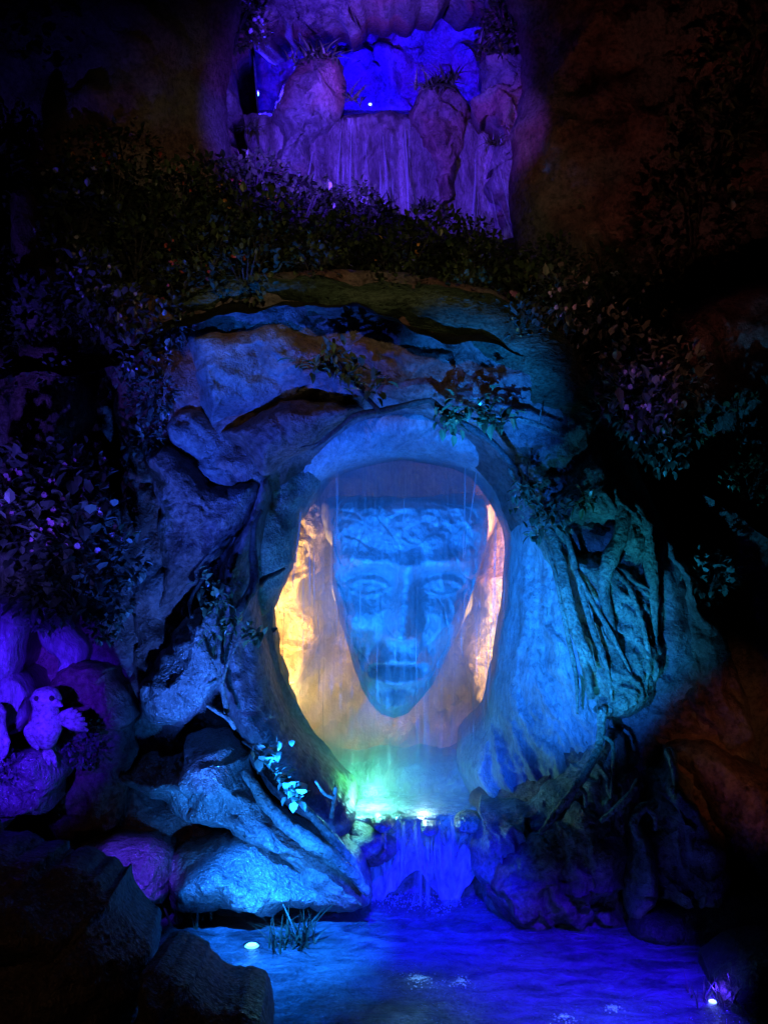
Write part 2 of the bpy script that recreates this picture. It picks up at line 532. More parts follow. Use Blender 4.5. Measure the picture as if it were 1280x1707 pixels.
def slab_mesh(pts, Y, bulge=0.35, R=0.45, gx=0.0, gz=0.0, thick=0.7, res=0.04, amp=0.07, style='rock', seed=0,
              extra=None, ang=90.0, crack=0.05, jag=0.055):
    """a rock mass: the outline stands at distance Y, the front bulges towards the viewer, the back is closed"""
    amp, crack = amp * 0.9, crack * 1.4
    w = np.array([[at(x, y, Y).x, at(x, y, Y).z] for x, y in pts])
    poly = catmull(list(w), 6, True)
    poly = resample_closed(poly, res * 1.1)
    if seg_area(poly) < 0:
        poly = poly[::-1]
    nb = len(poly)
    lo, hi = poly.min(0), poly.max(0)
    gxs = np.arange(lo[0], hi[0], res)
    gzs = np.arange(lo[1], hi[1], res * 0.9)
    X, Z = np.meshgrid(gxs, gzs)
    X = X + (np.arange(len(gzs)) % 2 * 0.5 * res)[:, None]
    P = np.c_[X.ravel(), Z.ravel()]
    P = P + RNG.uniform(-0.2, 0.2, P.shape) * res
    P = P[inside(P, poly)]
    d = seg_dist(P, poly)
    keep = d > 0.55 * res
    P, d = P[keep], d[keep]
    allp = np.vstack([poly, P])
    dd = np.r_[np.zeros(nb), d]
    res_cdt = delaunay_2d_cdt([Vector(p) for p in allp], [], [list(range(nb))], 1, 1e-6)
    v2, faces, orig = res_cdt[0], res_cdt[2], res_cdt[3]
    q = np.array([[v.x, v.y] for v in v2])
    idx = np.array([o[0] if o else 0 for o in orig])
    dd = dd[idx]
    c = w.mean(0)
    e = np.clip(dd / R, 0, 1)
    h = bulge * (1 - (1 - e) ** 2.6) ** 0.62
    p3 = np.c_[q[:, 0], np.full(len(q), Y) - h, q[:, 1]]
    sd = seed * 13.7
    n3 = p3 * 1.0 + sd
    soft = np.clip(dd / (0.35 * R), 0.15, 1)
    low = fbm(n3 * 1.1, 3)
    if style == 'rock':
        h = h + soft * (amp * 1.7 * low + amp * 0.5 * ridged(n3 * 2.3 + 5, 4) + amp * 0.3 * fbm(n3 * 9, 3) + amp * 0.1 * ridged(n3 * 17, 2))
        # broken ledges: terraces along a warped direction
        tv = (0.75 * n3[:, 2] + 0.55 * n3[:, 0] * math.sin(sd) + 0.55 * fbm(n3 * 0.9 + 21, 3)) * 2.1
        fr = tv - np.floor(tv)
        h = h + soft * amp * 0.95 * (np.clip(fr / 0.86, 0, 1) ** 1.4 - np.clip((fr - 0.86) / 0.14, 0, 1)) * np.clip(0.4 + 1.6 * perlin(n3 * 0.9 + 61), 0, 1)
        wv = perlin(n3 * 0.8 + 40 + 0.35 * low[:, None])
        h = h - soft * crack * np.exp(-(np.abs(wv) / 0.03))
        wv2 = perlin(n3 * 2.1 + 90 + 0.5 * low[:, None])
        h = h - soft * 0.35 * crack * np.exp(-(np.abs(wv2) / 0.05))
    elif style == 'coarse':
        h = h + soft * (amp * 1.3 * low + amp * 0.5 * fbm(n3 * 6, 4) + amp * 0.32 * ridged(n3 * 11, 2))
    elif style in ('bark', 'streak'):
        a = math.radians(ang)
        al = q[:, 0] * math.cos(a) + q[:, 1] * math.sin(a)
        ac = -q[:, 0] * math.sin(a) + q[:, 1] * math.cos(a)
        f1, f2 = (9.5, 1.1) if style == 'bark' else (8.0, 0.4)
        wob = 0.25 * fbm(n3 * 1.3 + 3, 2)
        nn = np.c_[(ac + wob) * f1, al * f2, np.full(len(q), sd)]
        h = h + soft * (amp * 1.4 * low + amp * 1.1 * ridged(nn, 4) + amp * 0.2 * fbm(n3 * 10, 2))
    if extra is not None:
        h = h + extra(q[:, 0], q[:, 1])
    y = Y - h + gx * (q[:, 0] - c[0]) + gz * (q[:, 1] - c[1])
    jx = jag * fbm(np.c_[q[:, 0], q[:, 1], np.full(len(q), sd)] * 2.6 + 7, 4)
    jz = jag * fbm(np.c_[q[:, 0], q[:, 1], np.full(len(q), sd)] * 2.6 + 77, 4)
    V = np.c_[q[:, 0] + jx, y, q[:, 1] + jz]
    # CCW in (x,z) seen from -y: keep facing the viewer
    faces = [tuple(f) for f in faces]
    # boundary ring in order: vertices whose original index is < nb
    ring = [None] * nb
    for i, o in enumerate(orig):
        for k in o:
            if k < nb:
                ring[k] = i
    ring = [r for r in ring if r is not None]
    n0 = len(V)
    cc = V[ring].mean(0)
    back = V[ring].copy()
    back[:, 0] = cc[0] + (back[:, 0] - cc[0]) * 0.9
    back[:, 2] = cc[2] + (back[:, 2] - cc[2]) * 0.9
    back[:, 1] += thick
    V = np.vstack([V, back])
    m = len(ring)
    for k in range(m):
        a, b = ring[k], ring[(k + 1) % m]
        faces.append((b, a, n0 + k, n0 + (k + 1) % m))
    faces.append(tuple(n0 + k for k in range(m))[::-1])
    return V, faces


def seg_area(p):
    x, z = p[:, 0], p[:, 1]
    return 0.5 * np.sum(x * np.roll(z, -1) - z * np.roll(x, -1))


_seed = [1]


def slab(name, label, pts, Y, mat='grey', cat='rock', kind=None, group=None, parent=None, **kw):
    _seed[0] += 1
    kw.setdefault('seed', _seed[0])
    V, F = slab_mesh(pts, Y, **kw)
    o = mesh_obj(name, V, F, M[mat], parent)
    if kind:
        o['kind'] = kind
    if parent is None:
        tag(o, label, cat, group)
    elif label:
        o['label'] = label
    return o


def tube_geo(path, radii, sides=8, rough=0.12, per=5, seed=0):
    P = catmull(path, per)
    R = np.interp(np.linspace(0, len(path) - 1, len(P)), range(len(path)), radii)
    V, F = [], []
    up = np.array([0.13, 0.9, 0.3])
    for k in range(len(P)):
        t = P[min(k + 1, len(P) - 1)] - P[max(k - 1, 0)]
        t /= np.linalg.norm(t) + 1e-9
        a = np.cross(t, up); a /= np.linalg.norm(a) + 1e-9
        b = np.cross(t, a)
        for j in range(sides):
            th = 2 * math.pi * j / sides
            V.append(P[k] + R[k] * (math.cos(th) * a + math.sin(th) * b))
    V = np.array(V)
    Rr = np.repeat(R, sides)
    nz = fbm(V * 9 + seed * 3.1, 3)
    ctr = np.repeat(P, sides, axis=0)
    V = ctr + (V - ctr) * (1 + rough * 2.2 * nz)[:, None]
    for k in range(len(P) - 1):
        for j in range(sides):
            a, b = k * sides + j, k * sides + (j + 1) % sides
            F.append((a, b, b + sides, a + sides))
    F.append(tuple(range(sides))[::-1])
    F.append(tuple((len(P) - 1) * sides + j for j in range(sides)))
    return V, F


def merge(parts):
    V, F, n = [], [], 0
    for v, f in parts:
        V.append(np.asarray(v))
        F += [tuple(i + n for i in q) for q in f]
        n += len(v)
    return np.vstack(V), F


def wp(lst):
    return [np.array(at(*p)) for p in lst]


# ------------------------------------------------------------------ setting: water, bed, ground, cliffs, bank
def grid(name, xs, ys, zf, mat, kind='structure', label=None, cat=None):
    X, Y = np.meshgrid(xs, ys)
    P = np.c_[X.ravel(), Y.ravel(), np.zeros(X.size)]
    P[:, 2] = zf(P)
    nx = len(xs)
    F = [(j * nx + i, j * nx + i + 1, (j + 1) * nx + i + 1, (j + 1) * nx + i) for j in range(len(ys) - 1) for i in range(nx - 1)]
    o = mesh_obj(name, P, F, mat, origin=(0, 0, 0))
    tag(o, label, cat, kind=kind)
    return o


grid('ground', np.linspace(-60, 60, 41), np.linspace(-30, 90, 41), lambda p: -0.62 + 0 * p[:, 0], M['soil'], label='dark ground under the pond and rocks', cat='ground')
grid('pond_bed', np.linspace(-6, 6, 140), np.linspace(3.6, 10.6, 90),
     lambda p: -0.36 + 0.06 * fbm(p * 1.3, 4) + 0.03 * ridged(p * 4, 3), M['bed'], label='pale silt bed beneath the shallow pond', cat='pond bed')
grid('pond_water', np.linspace(-6, 6, 160), np.linspace(3.6, 10.6, 110),
     lambda p: 0.008 * fbm(p * 2.4, 3), M['pond'], label='blue lit rippling pond at the foot of the rocks', cat='water')

slab('cliff', 'dark cliff face rising behind the planted bank', [(-400, -300), (330, -300), (400, -60), (380, 200), (400, 330), (330, 560), (300, 800), (-400, 800)], 12.6, 'red', 'cliff', 'structure',
     bulge=0.9, R=1.6, amp=0.2, res=0.09, thick=0.5)
slab('cliff', 'rust coloured cliff face right of the high grotto', [(830, -300), (1700, -300), (1700, 700), (1100, 760), (940, 600), (860, 420), (850, 250), (870, 100)], 12.9, 'red', 'cliff', 'structure',
     bulge=0.9, R=1.4, amp=0.2, res=0.08, thick=0.5)
slab('cliff', 'dark cliff closing the right side behind the roots', [(1040, 560), (1700, 480), (1700, 1640), (1180, 1620), (1060, 1560), (1020, 1300), (1060, 1000), (1020, 800)], 10.9, 'red', 'cliff', 'structure',
     bulge=0.5, R=0.9, amp=0.16, res=0.07, thick=0.5)
slab('cliff', 'dark cliff closing the left side behind the flowers', [(-400, 560), (330, 560), (340, 900), (300, 1200), (320, 1500), (-400, 1500)], 10.9, 'red', 'cliff', 'structure',
     bulge=0.4, R=0.9, amp=0.16, res=0.08, thick=0.5)


def bank():
    px = [-220, 0, 200, 400, 600, 800, 1000, 1150, 1400, 1600]
    lo = [600, 590, 560, 505, 500, 555, 640, 790, 900, 900]
    lY = [9.6, 9.6, 9.6, 9.6, 9.6, 9.7, 9.9, 9.9, 9.9, 9.9]
    up = [150, 170, 220, 290, 352, 400, 440, 480, 520, 520]
    uY = [12.2, 12.2, 12.3, 12.8, 13.2, 13.2, 12.6, 12.0, 11.8, 11.8]
    xs = np.linspace(-220, 1600, 170)
    ts = np.linspace(-0.12, 1.08, 60)
    V = []
    for t in ts:
        for x in xs:
            a, b = np.interp(x, px, lo), np.interp(x, px, up)
            ya, yb = np.interp(x, px, lY), np.interp(x, px, uY)
            V.append(at(x, a + (b - a) * t, ya + (yb - ya) * t))
    V = np.array(V)
    V[:, 2] += 0.16 * fbm(V * 1.1, 4)
    nx = len(xs)
    F = [(j * nx + i, j * nx + i + 1, (j + 1) * nx + i + 1, (j + 1) * nx + i) for j in range(len(ts) - 1) for i in range(nx - 1)]
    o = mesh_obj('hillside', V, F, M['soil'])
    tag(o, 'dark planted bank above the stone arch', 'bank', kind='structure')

    def surf(x, t):
        a, b = np.interp(x, px, lo), np.interp(x, px, up)
        ya, yb = np.interp(x, px, lY), np.interp(x, px, uY)
        return at(x, a + (b - a) * t, ya + (yb - ya) * t)
    return surf


SURF = bank()

# ------------------------------------------------------------------ cave inside the arch
slab('cave_wall', 'tan rock wall at the back of the cave lit amber', [(330, 640), (640, 600), (950, 640), (980, 900), (960, 1200), (900, 1420), (400, 1420), (350, 1200), (320, 900)], 13.3, 'tan', 'cave wall', 'structure',
     bulge=-0.7, R=1.5, amp=0.2, res=0.06, crack=0.1, thick=0.5)
slab('rock', 'tan rock rib left of the carved head, lit amber', [(400, 780), (480, 770), (540, 800), (552, 860), (535, 940), (520, 1000), (545, 1040), (520, 1100), (470, 1240), (400, 1240)], 12.5, 'tan',
     bulge=0.3, R=0.35, amp=0.13, res=0.025, crack=0.12, jag=0.08)
slab('rock', 'tan rock rib right of the carved head, lit amber', [(900, 800), (850, 830), (820, 900), (800, 960), (790, 1040), (775, 1120), (800, 1200), (860, 1250), (930, 1200), (930, 900)], 12.5, 'tan',
     bulge=0.3, R=0.35, amp=0.13, res=0.025, crack=0.12, jag=0.08)
slab('cave_ceiling', 'smooth rock ceiling curving in over the carved head', [(430, 600), (900, 600), (930, 760), (850, 800), (790, 772), (720, 758), (650, 754), (580, 764), (520, 790), (470, 820), (420, 740)], 11.0, 'wall', 'cave ceiling', 'structure',
     bulge=0.3, R=0.5, amp=0.04, res=0.04, gz=-0.7, jag=0.02)



def cave_tunnel():
    ring = [(640, 640), (540, 660), (450, 730), (395, 830), (372, 960), (372, 1080), (400, 1200), (450, 1300), (540, 1400), (700, 1420), (830, 1400), (900, 1300), (940, 1180), (945, 1050), (930, 920), (890, 790), (820, 690), (730, 650)]
    P = catmull([np.array(p, float) for p in ring], 6, True)
    n = len(P)
    V = []
    for Y in np.linspace(10.12, 13.6, 40):
        for x, y in P:
            V.append(at(x, y, 10.12 + 0.25 * (Y - 10.12)) * 1.0 + Vector((0, 0.75 * (Y - 10.12), 0)))
    V = np.array(V)
    c = np.array([at(655, 1030, 10.2)[0], 0, at(655, 1030, 10.2)[2]])
    nz = fbm(V * 1.4, 4)
    V[:, 0] += (V[:, 0] - c[0]) * 0.1 * nz
    V[:, 2] += (V[:, 2] - c[2]) * 0.1 * nz
    F = [(j * n + i, j * n + (i + 1) % n, (j + 1) * n + (i + 1) % n, (j + 1) * n + i) for j in range(39) for i in range(n)]
    o = mesh_obj('cave_wall', V, F, M['tan'])
    tag(o, 'tan rock sides of the cave behind the arch', 'cave wall', kind='structure')


cave_tunnel()

# carved head: a plain stone face on a rough block
FACE_Y = 11.55


def face():
    root = empty('stone_statue', at(660, 1200, FACE_Y), 'large blue lit carved stone face behind the falling water', 'statue')
    top, bot = 832.0, 1192.0
    cxs = [(838, 686), (900, 682), (960, 674), (1040, 668), (1100, 664), (1150, 659), (1192, 656)]
    hw = [(832, 118), (850, 126), (880, 130), (920, 127), (980, 117), (1030, 103), (1070, 88), (1110, 73), (1145, 57), (1170, 40), (1185, 26), (1192, 6)]
    dp = [(832, .05), (838, .30), (848, .42), (872, .50), (905, .56), (980, .60), (1060, .58), (1120, .52), (1160, .42), (1185, .24), (1192, .1)]
    nu, nv = 190, 230
    us = np.linspace(-1, 1, nu)
    tt = np.linspace(0, 1, nv)
    pys = top + (bot - top) * tt
    U, PY = np.meshgrid(us, pys)
    U, PY = U.ravel(), PY.ravel()
    cxv = np.interp(PY, *zip(*cxs))
    hwv = np.interp(PY, *zip(*hw))
    dv = np.interp(PY, *zip(*dp))
    th = U * math.pi * 0.53
    dx = hwv * np.sin(th)                      # px from the midline
    depth = dv * np.cos(th)
    PX = cxv + dx
    yaw = 0.0

    def g(x, y, sx, sy, rot=0.0, p=2.0):
        c, s = math.cos(rot), math.sin(rot)
        a, b = (dx - x), (PY - y)
        u, v = a * c + b * s, -a * s + b * c
        return np.exp(-(np.abs(u / sx) ** p) - (np.abs(v / sy) ** p))
    f = np.zeros(len(U))
    f += 0.07 * g(0, 890, 95, 40)                                   # forehead
    hood = 862 + 46 * (np.abs(dx) / 125) ** 3 + 5 * np.sin(dx / 17.0) + 4 * np.sin(dx / 7.3 + 1)
    f += 0.045 / (1 + np.exp((PY - hood - 10 * fbm(np.c_[dx, PY, 0 * dx] * 0.03, 3)) / 2.5))                    # rough uncut stone above the carved brow
    for s in (-1, 1):
        f += 0.115 * g(s * 60, 932, 44, 13, s * -0.06)                # brow ridge
        f -= 0.19 * g(s * 60, 972, 42, 26, 0, 2.4)                  # socket
        f += 0.12 * g(s * 60, 974, 26, 16)                          # eyeball
        lid_u = 962 + ((dx - s * 60) / 34) ** 2 * 12
        lid_l = 987 - ((dx - s * 60) / 34) ** 2 * 11
        near = np.exp(-(np.abs((dx - s * 60) / 36) ** 4))
        f += 0.034 * np.exp(-((PY - lid_u) / 4.2) ** 2) * near        # upper lid
        f += 0.026 * np.exp(-((PY - lid_l) / 4.0) ** 2) * near        # lower lid
        f -= 0.026 * np.exp(-((PY - lid_u + 10) / 3.6) ** 2) * near
        f += 0.075 * g(s * 74, 1030, 30, 24, s * 0.5)               # cheekbone
        f -= 0.085 * g(s * 66, 1085, 24, 34, s * -0.3)               # hollow cheek
        f += 0.055 * g(s * 23, 1047, 11, 10)                         # nostril wing
        f -= 0.045 * g(s * 13, 1058, 6.5, 4.5)                         # nostril
        f -= 0.04 * g(s * 40, 1068, 6, 30, s * -0.45)               # fold by the nose
    f += 0.10 * g(0, 940, 26, 18)                                   # glabella
    nose = np.clip((PY - 930) / 112, 0, 1)
    nw = 11 + 9 * nose
    f += (0.06 + 0.21 * nose) * np.exp(-(np.abs(dx) / nw) ** 2.2) * (1 / (1 + np.exp((PY - 1056) / 3.2))) * (1 / (1 + np.exp(-(PY - 925) / 8)))
    f += 0.05 * g(0, 1096, 48, 26)                                  # muzzle
    f -= 0.025 * g(0, 1073, 5, 10)                                  # philtrum
    up = 1089 + (dx / 46) ** 2 * 6 - 3 * np.exp(-(np.abs(np.abs(dx) - 9) / 7) ** 2)
    f += 0.045 * np.exp(-((PY - up) / 6.5) ** 2) * np.exp(-(np.abs(dx / 44) ** 4))
    lowl = 1125 - (dx / 46) ** 2 * 8
    f += 0.055 * np.exp(-((PY - lowl) / 8) ** 2) * np.exp(-(np.abs(dx / 38) ** 4))
    f -= 0.2 * np.exp(-((PY - 1107) / 10.0) ** 4) * np.exp(-(np.abs(dx / 40) ** 4))   # parted mouth
    f -= 0.05 * g(0, 1142, 30, 7)
    f += 0.085 * g(0, 1166, 30, 18)                                 # chin
    P3 = np.c_[(PX - CX) * FACE_Y / FPX, FACE_Y - depth, CAMZ - (PY - CY) * FACE_Y / FPX]
    rel = 0.05 * fbm(P3 * 2.4, 5) + 0.018 * ridged(P3 * 7, 4)
    ch = perlin(P3 * 2.6 + 11)
    rel -= 0.03 * np.clip((ch - 0.22) / 0.06, 0, 1)
    crk = np.abs(perlin(P3 * 1.7 + 31))
    rel -= 0.045 * np.exp(-(crk / 0.014))
    front = np.clip(np.cos(th), 0, 1) ** 0.6
    P3[:, 1] -= f * front * 1.8 + rel
    P3[:, 0] += 0.012 * fbm(P3 * 4 + 50, 3)
    # gentle turn of the head
    F = [(j * nu + i, (j + 1) * nu + i, (j + 1) * nu + i + 1, j * nu + i + 1) for j in range(nv - 1) for i in range(nu - 1)]
    mesh_obj('face', P3, F, M['face'], root)
    slab('head_block', None, [(540, 836), (600, 826), (680, 830), (760, 822), (826, 832), (820, 880), (798, 930), (784, 1000), (758, 1060), (724, 1120), (690, 1160), (640, 1164), (606, 1120), (580, 1060), (562, 990), (556, 920), (543, 880)],
         12.15, 'face', bulge=0.55, R=0.35, amp=0.05, res=0.035, thick=0.9, parent=root)
    return root


face()

# ------------------------------------------------------------------ rock frame of the arch
F1 = dict(res=0.028)
slab('stone_arch', 'continuous sculpted stone arch framing the blue face', [
    (600, 1540), (520, 1530), (400, 1530), (300, 1510), (200, 1480), (120, 1400), (100, 1280), (190, 1180), (215, 1050), (200, 900), (205, 760), (190, 640), (230, 540), (330, 480), (480, 450), (640, 450), (800, 480), (920, 550), (1010, 650), (1050, 760), (1110, 880), (1170, 1000), (1220, 1120), (1260, 1250), (1300, 1420), (1290, 1560), (1160, 1580), (1000, 1580), (860, 1560), (810, 1530),
    (815, 1440), (800, 1372), (850, 1330), (900, 1270), (925, 1190), (925, 1080), (910, 970), (880, 870), (830, 770), (760, 712), (680, 690), (600, 698), (530, 732), (470, 780), (440, 840), (424, 920), (420, 1010), (428, 1090), (452, 1170), (500, 1250), (550, 1310), (588, 1352), (585, 1430)],
     9.97, 'red', 'rock', bulge=0.36, R=0.5, amp=0.11, crack=0.06, thick=0.35, res=0.04, jag=0.03)
slab('rock', 'smooth blue lit slab at the upper left of the arch', [(318, 560), (380, 545), (440, 528), (500, 548), (560, 590), (618, 640), (620, 668), (575, 682), (520, 672), (470, 676), (420, 694), (368, 716), (340, 700), (322, 640)], 9.75, 'grey', bulge=0.42, R=0.5, amp=0.08, **F1)
slab('rock', 'lens shaped purple slab overhanging the top left of the arch', [(362, 716), (420, 694), (470, 672), (520, 664), (560, 670), (612, 690), (590, 702), (550, 716), (512, 742), (476, 766), (448, 790), (420, 770), (392, 742)], 9.6, 'red', bulge=0.34, R=0.3, amp=0.05, **F1)
slab('rock', 'blue slab wedged left of the lens shaped slab', [(278, 712), (310, 686), (345, 690), (368, 716), (400, 748), (446, 790), (432, 806), (372, 800), (330, 768), (290, 742)], 9.68, 'grey', bulge=0.16, R=0.2, amp=0.07, **F1)
slab('rock', 'tall dim violet slab left of the arch opening', [(240, 760), (275, 738), (330, 766), (374, 798), (436, 802), (430, 836), (405, 876), (375, 916), (340, 950), (300, 1000), (272, 1015), (268, 930), (268, 860), (252, 805)], 9.7, 'red', bulge=0.38, R=0.4, amp=0.07, **F1)
slab('rock', 'dark upper left rock under the hanging creeper', [(170, 520), (260, 500), (330, 555), (325, 640), (335, 690), (290, 715), (260, 760), (235, 790), (215, 720), (180, 640)], 9.9, 'red', bulge=0.35, R=0.4, amp=0.08, **F1)
slab('rock', 'curving rim of stone down the left of the arch', [(436, 800), (448, 806), (432, 880), (424, 960), (428, 1040), (440, 1100), (468, 1180), (504, 1238), (560, 1305), (594, 1350), (582, 1390), (550, 1400), (505, 1370), (455, 1320), (420, 1275), (395, 1230), (372, 1180), (362, 1120), (358, 1040), (362, 965), (392, 900), (420, 850)], 9.72, 'rim', bulge=0.42, R=0.3, amp=0.04, jag=0.02, **F1)
slab('rock', 'teal stone facing inside the left of the arch', [(440, 792), (500, 752), (548, 730), (560, 770), (528, 812), (502, 850), (486, 900), (478, 950), (458, 1000), (446, 1040), (452, 1090), (462, 1140), (492, 1225), (470, 1215), (436, 1130), (420, 1040), (416, 950), (424, 880)], 10.35, 'bark', bulge=0.22, R=0.2, amp=0.05, gx=0.5, **F1)
slab('rock', 'coarse sparkling boulder low on the left frame', [(240, 1130), (262, 1090), (300, 1045), (342, 995), (372, 960), (384, 1040), (374, 1120), (350, 1170), (312, 1200), (270, 1200), (246, 1180)], 9.5, 'rough', bulge=0.34, R=0.5, amp=0.1, style='coarse', jag=0.1, **F1)
slab('rock', 'shaded rock beneath the coarse boulder', [(205, 1250), (215, 1180), (250, 1170), (310, 1195), (372, 1170), (390, 1215), (340, 1235), (300, 1265), (240, 1270)], 9.75, 'red', bulge=0.2, R=0.3, amp=0.06, **F1)
slab('rock', 'bright blue bulging boulder below the left of the arch', [(204, 1280), (240, 1252), (296, 1258), (330, 1224), (372, 1204), (402, 1250), (436, 1302), (478, 1344), (526, 1384), (560, 1424), (540, 1446), (452, 1412), (400, 1402), (350, 1376), (308, 1346), (256, 1324), (218, 1304)], 9.35, 'rough', bulge=0.4, R=0.45, amp=0.1, crack=0.07, jag=0.1, **F1)
slab('rock', 'low flat teal boulder at the left waterline', [(272, 1440), (330, 1402), (400, 1396), (452, 1408), (496, 1444), (530, 1496), (500, 1512), (420, 1516), (340, 1512), (282, 1506)], 9.15, 'rough', bulge=0.36, R=0.5, amp=0.1, crack=0.07, jag=0.1, **F1)
slab('rock', 'wedge of stone under the roots beside the cascade', [(462, 1400), (540, 1396), (590, 1416), (612, 1440), (624, 1500), (560, 1512), (512, 1506), (486, 1450)], 9.25, 'grey', bulge=0.35, R=0.3, amp=0.06, **F1)
slab('rock', 'dark hollow rock between the left boulders', [(90, 1270), (204, 1272), (260, 1322), (350, 1376), (396, 1400), (330, 1405), (276, 1440), (200, 1410), (130, 1420), (80, 1360)], 9.6, 'red', bulge=0.15, R=0.3, amp=0.06, **F1)
slab('rock', 'small square violet boulder at the pond edge', [(146, 1412), (196, 1402), (270, 1420), (284, 1450), (280, 1504), (240, 1500), (190, 1480), (148, 1450)], 8.95, 'rough', bulge=0.2, R=0.2, amp=0.06, jag=0.07, **F1)

# top and right
slab('rock', 'mossy teal brow of rock across the top of the arch', [(270, 520), (340, 480), (450, 462), (600, 470), (760, 480), (880, 520), (980, 600), (1000, 700), (985, 760), (955, 728), (880, 700), (830, 640), (760, 590), (640, 560), (560, 560), (500, 540), (440, 524), (330, 556)], 9.95, 'moss', bulge=0.55, R=0.5, amp=0.1, style='coarse', **F1)
slab('rock', 'blue grooved slab above the middle of the arch', [(560, 570), (640, 556), (760, 586), (830, 640), (870, 690), (800, 700), (730, 688), (660, 672), (622, 668), (620, 636), (590, 604)], 9.85, 'red', bulge=0.3, R=0.35, amp=0.1, crack=0.12, **F1)
slab('rock', 'pale blue lip of stone lining the top of the arch', [(446, 792), (500, 744), (552, 712), (610, 690), (680, 680), (740, 690), (800, 716), (850, 770), (900, 840), (880, 880), (846, 840), (800, 790), (740, 770), (660, 762), (580, 780), (530, 800), (500, 840), (470, 850)], 10.4, 'wall', bulge=0.26, R=0.35, amp=0.03, jag=0.015, gz=-0.5, **F1)
slab('rock', 'smooth blue wall sloping into the right of the arch', [(800, 720), (850, 780), (900, 850), (945, 920), (968, 1010), (985, 1100), (992, 1190), (960, 1270), (890, 1330), (806, 1360), (770, 1300), (775, 1262), (806, 1220), (826, 1150), (838, 1060), (852, 960), (850, 880), (826, 800)], 10.25, 'wall', bulge=0.3, R=0.5, amp=0.09, style='streak', ang=100, gx=-0.9, jag=0.02, **F1)


def root_relief(cx, cz, sx, sz, d):
    c = at(cx, cz, 9.6)
    return lambda x, z: -d * np.exp(-(((x - c.x) / sx) ** 2 + ((z - c.z) / sz) ** 2) ** 2)


slab('root_mass', 'gnarled teal green tree root mass on the right of the arch', [(884, 868), (930, 812), (980, 748), (1030, 800), (1074, 850), (1092, 930), (1112, 1020), (1112, 1100), (1085, 1165), (1030, 1200), (975, 1190), (958, 1090), (940, 985), (912, 920)], 9.75, 'bark', 'tree root',
     bulge=0.42, R=0.5, amp=0.09, style='bark', ang=118, extra=root_relief(985, 898, 0.22, 0.19, 0.5), res=0.022)
slab('rock', 'dark slab added to blacken the hollow between the roots', [(940, 870), (985, 856), (1030, 872), (1026, 920), (990, 950), (950, 930)], 9.66, 'soil', bulge=0.03, R=0.1, amp=0.03, thick=0.1, res=0.03)  # dark slab added to stand for the shade inside the hollow
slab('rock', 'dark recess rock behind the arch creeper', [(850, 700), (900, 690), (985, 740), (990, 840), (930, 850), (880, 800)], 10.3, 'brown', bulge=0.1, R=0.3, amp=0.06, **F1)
slab('root_mass', 'dim violet root flank falling to the right of the gnarled roots', [(1078, 860), (1120, 900), (1170, 990), (1220, 1100), (1250, 1220), (1200, 1260), (1120, 1240), (1060, 1260), (1040, 1200), (1090, 1150), (1112, 1060), (1098, 960)], 9.95, 'red', 'tree root',
     bulge=0.4, R=0.4, amp=0.09, style='bark', ang=115, **F1)
slab('rock', 'large dark blue rock right of the cascade', [(776, 1400), (800, 1362), (850, 1338), (905, 1318), (960, 1262), (1010, 1215), (1056, 1280), (1070, 1400), (1062, 1540), (960, 1566), (890, 1552), (812, 1518), (790, 1460)], 9.6, 'grey', bulge=0.4, R=0.6, amp=0.1, style='bark', ang=62, jag=0.12, **F1)
slab('rock', 'leaning dark blue rock propped beside the right roots', [(806, 1512), (822, 1462), (850, 1424), (900, 1396), (950, 1352), (990, 1340), (1022, 1400), (1044, 1480), (1050, 1556), (960, 1572), (880, 1566)], 9.2, 'red', bulge=0.3, R=0.5, amp=0.1, crack=0.1, jag=0.14, **F1)
slab('rock', 'pale blue drop shaped stone between the right roots', [(1052, 1390), (1068, 1372), (1084, 1400), (1092, 1450), (1080, 1520), (1060, 1545), (1040, 1510), (1044, 1440)], 9.0, 'grey', bulge=0.25, R=0.2, amp=0.03, **F1)
slab('rock', 'tall dim grey rock with a pale top at the right', [(1070, 1400), (1090, 1310), (1120, 1250), (1150, 1310), (1180, 1370), (1204, 1440), (1216, 1510), (1150, 1530), (1080, 1545), (1064, 1480)], 9.25, 'grey', bulge=0.35, R=0.5, amp=0.09, style='bark', ang=105, jag=0.1, **F1)
slab('rock', 'rust lit rounded rock at the right edge', [(1108, 1245), (1180, 1232), (1250, 1272), (1330, 1330), (1340, 1530), (1230, 1510), (1206, 1420), (1164, 1320)], 9.6, 'red', bulge=0.4, R=0.4, amp=0.1, **F1)
slab('rock', 'dark low rock at the right waterline', [(1060, 1520), (1150, 1500), (1230, 1490), (1340, 1510), (1340, 1640), (1240, 1620), (1150, 1600), (1060, 1570)], 8.9, 'brown', bulge=0.3, R=0.3, amp=0.08, **F1)
slab('rock', 'dark rock bank at the lower right corner', [(1210, 1640), (1260, 1610), (1360, 1600), (1360, 1760), (1230, 1760), (1200, 1700)], 7.6, 'brown', bulge=0.2, R=0.2, amp=0.06, res=0.04)

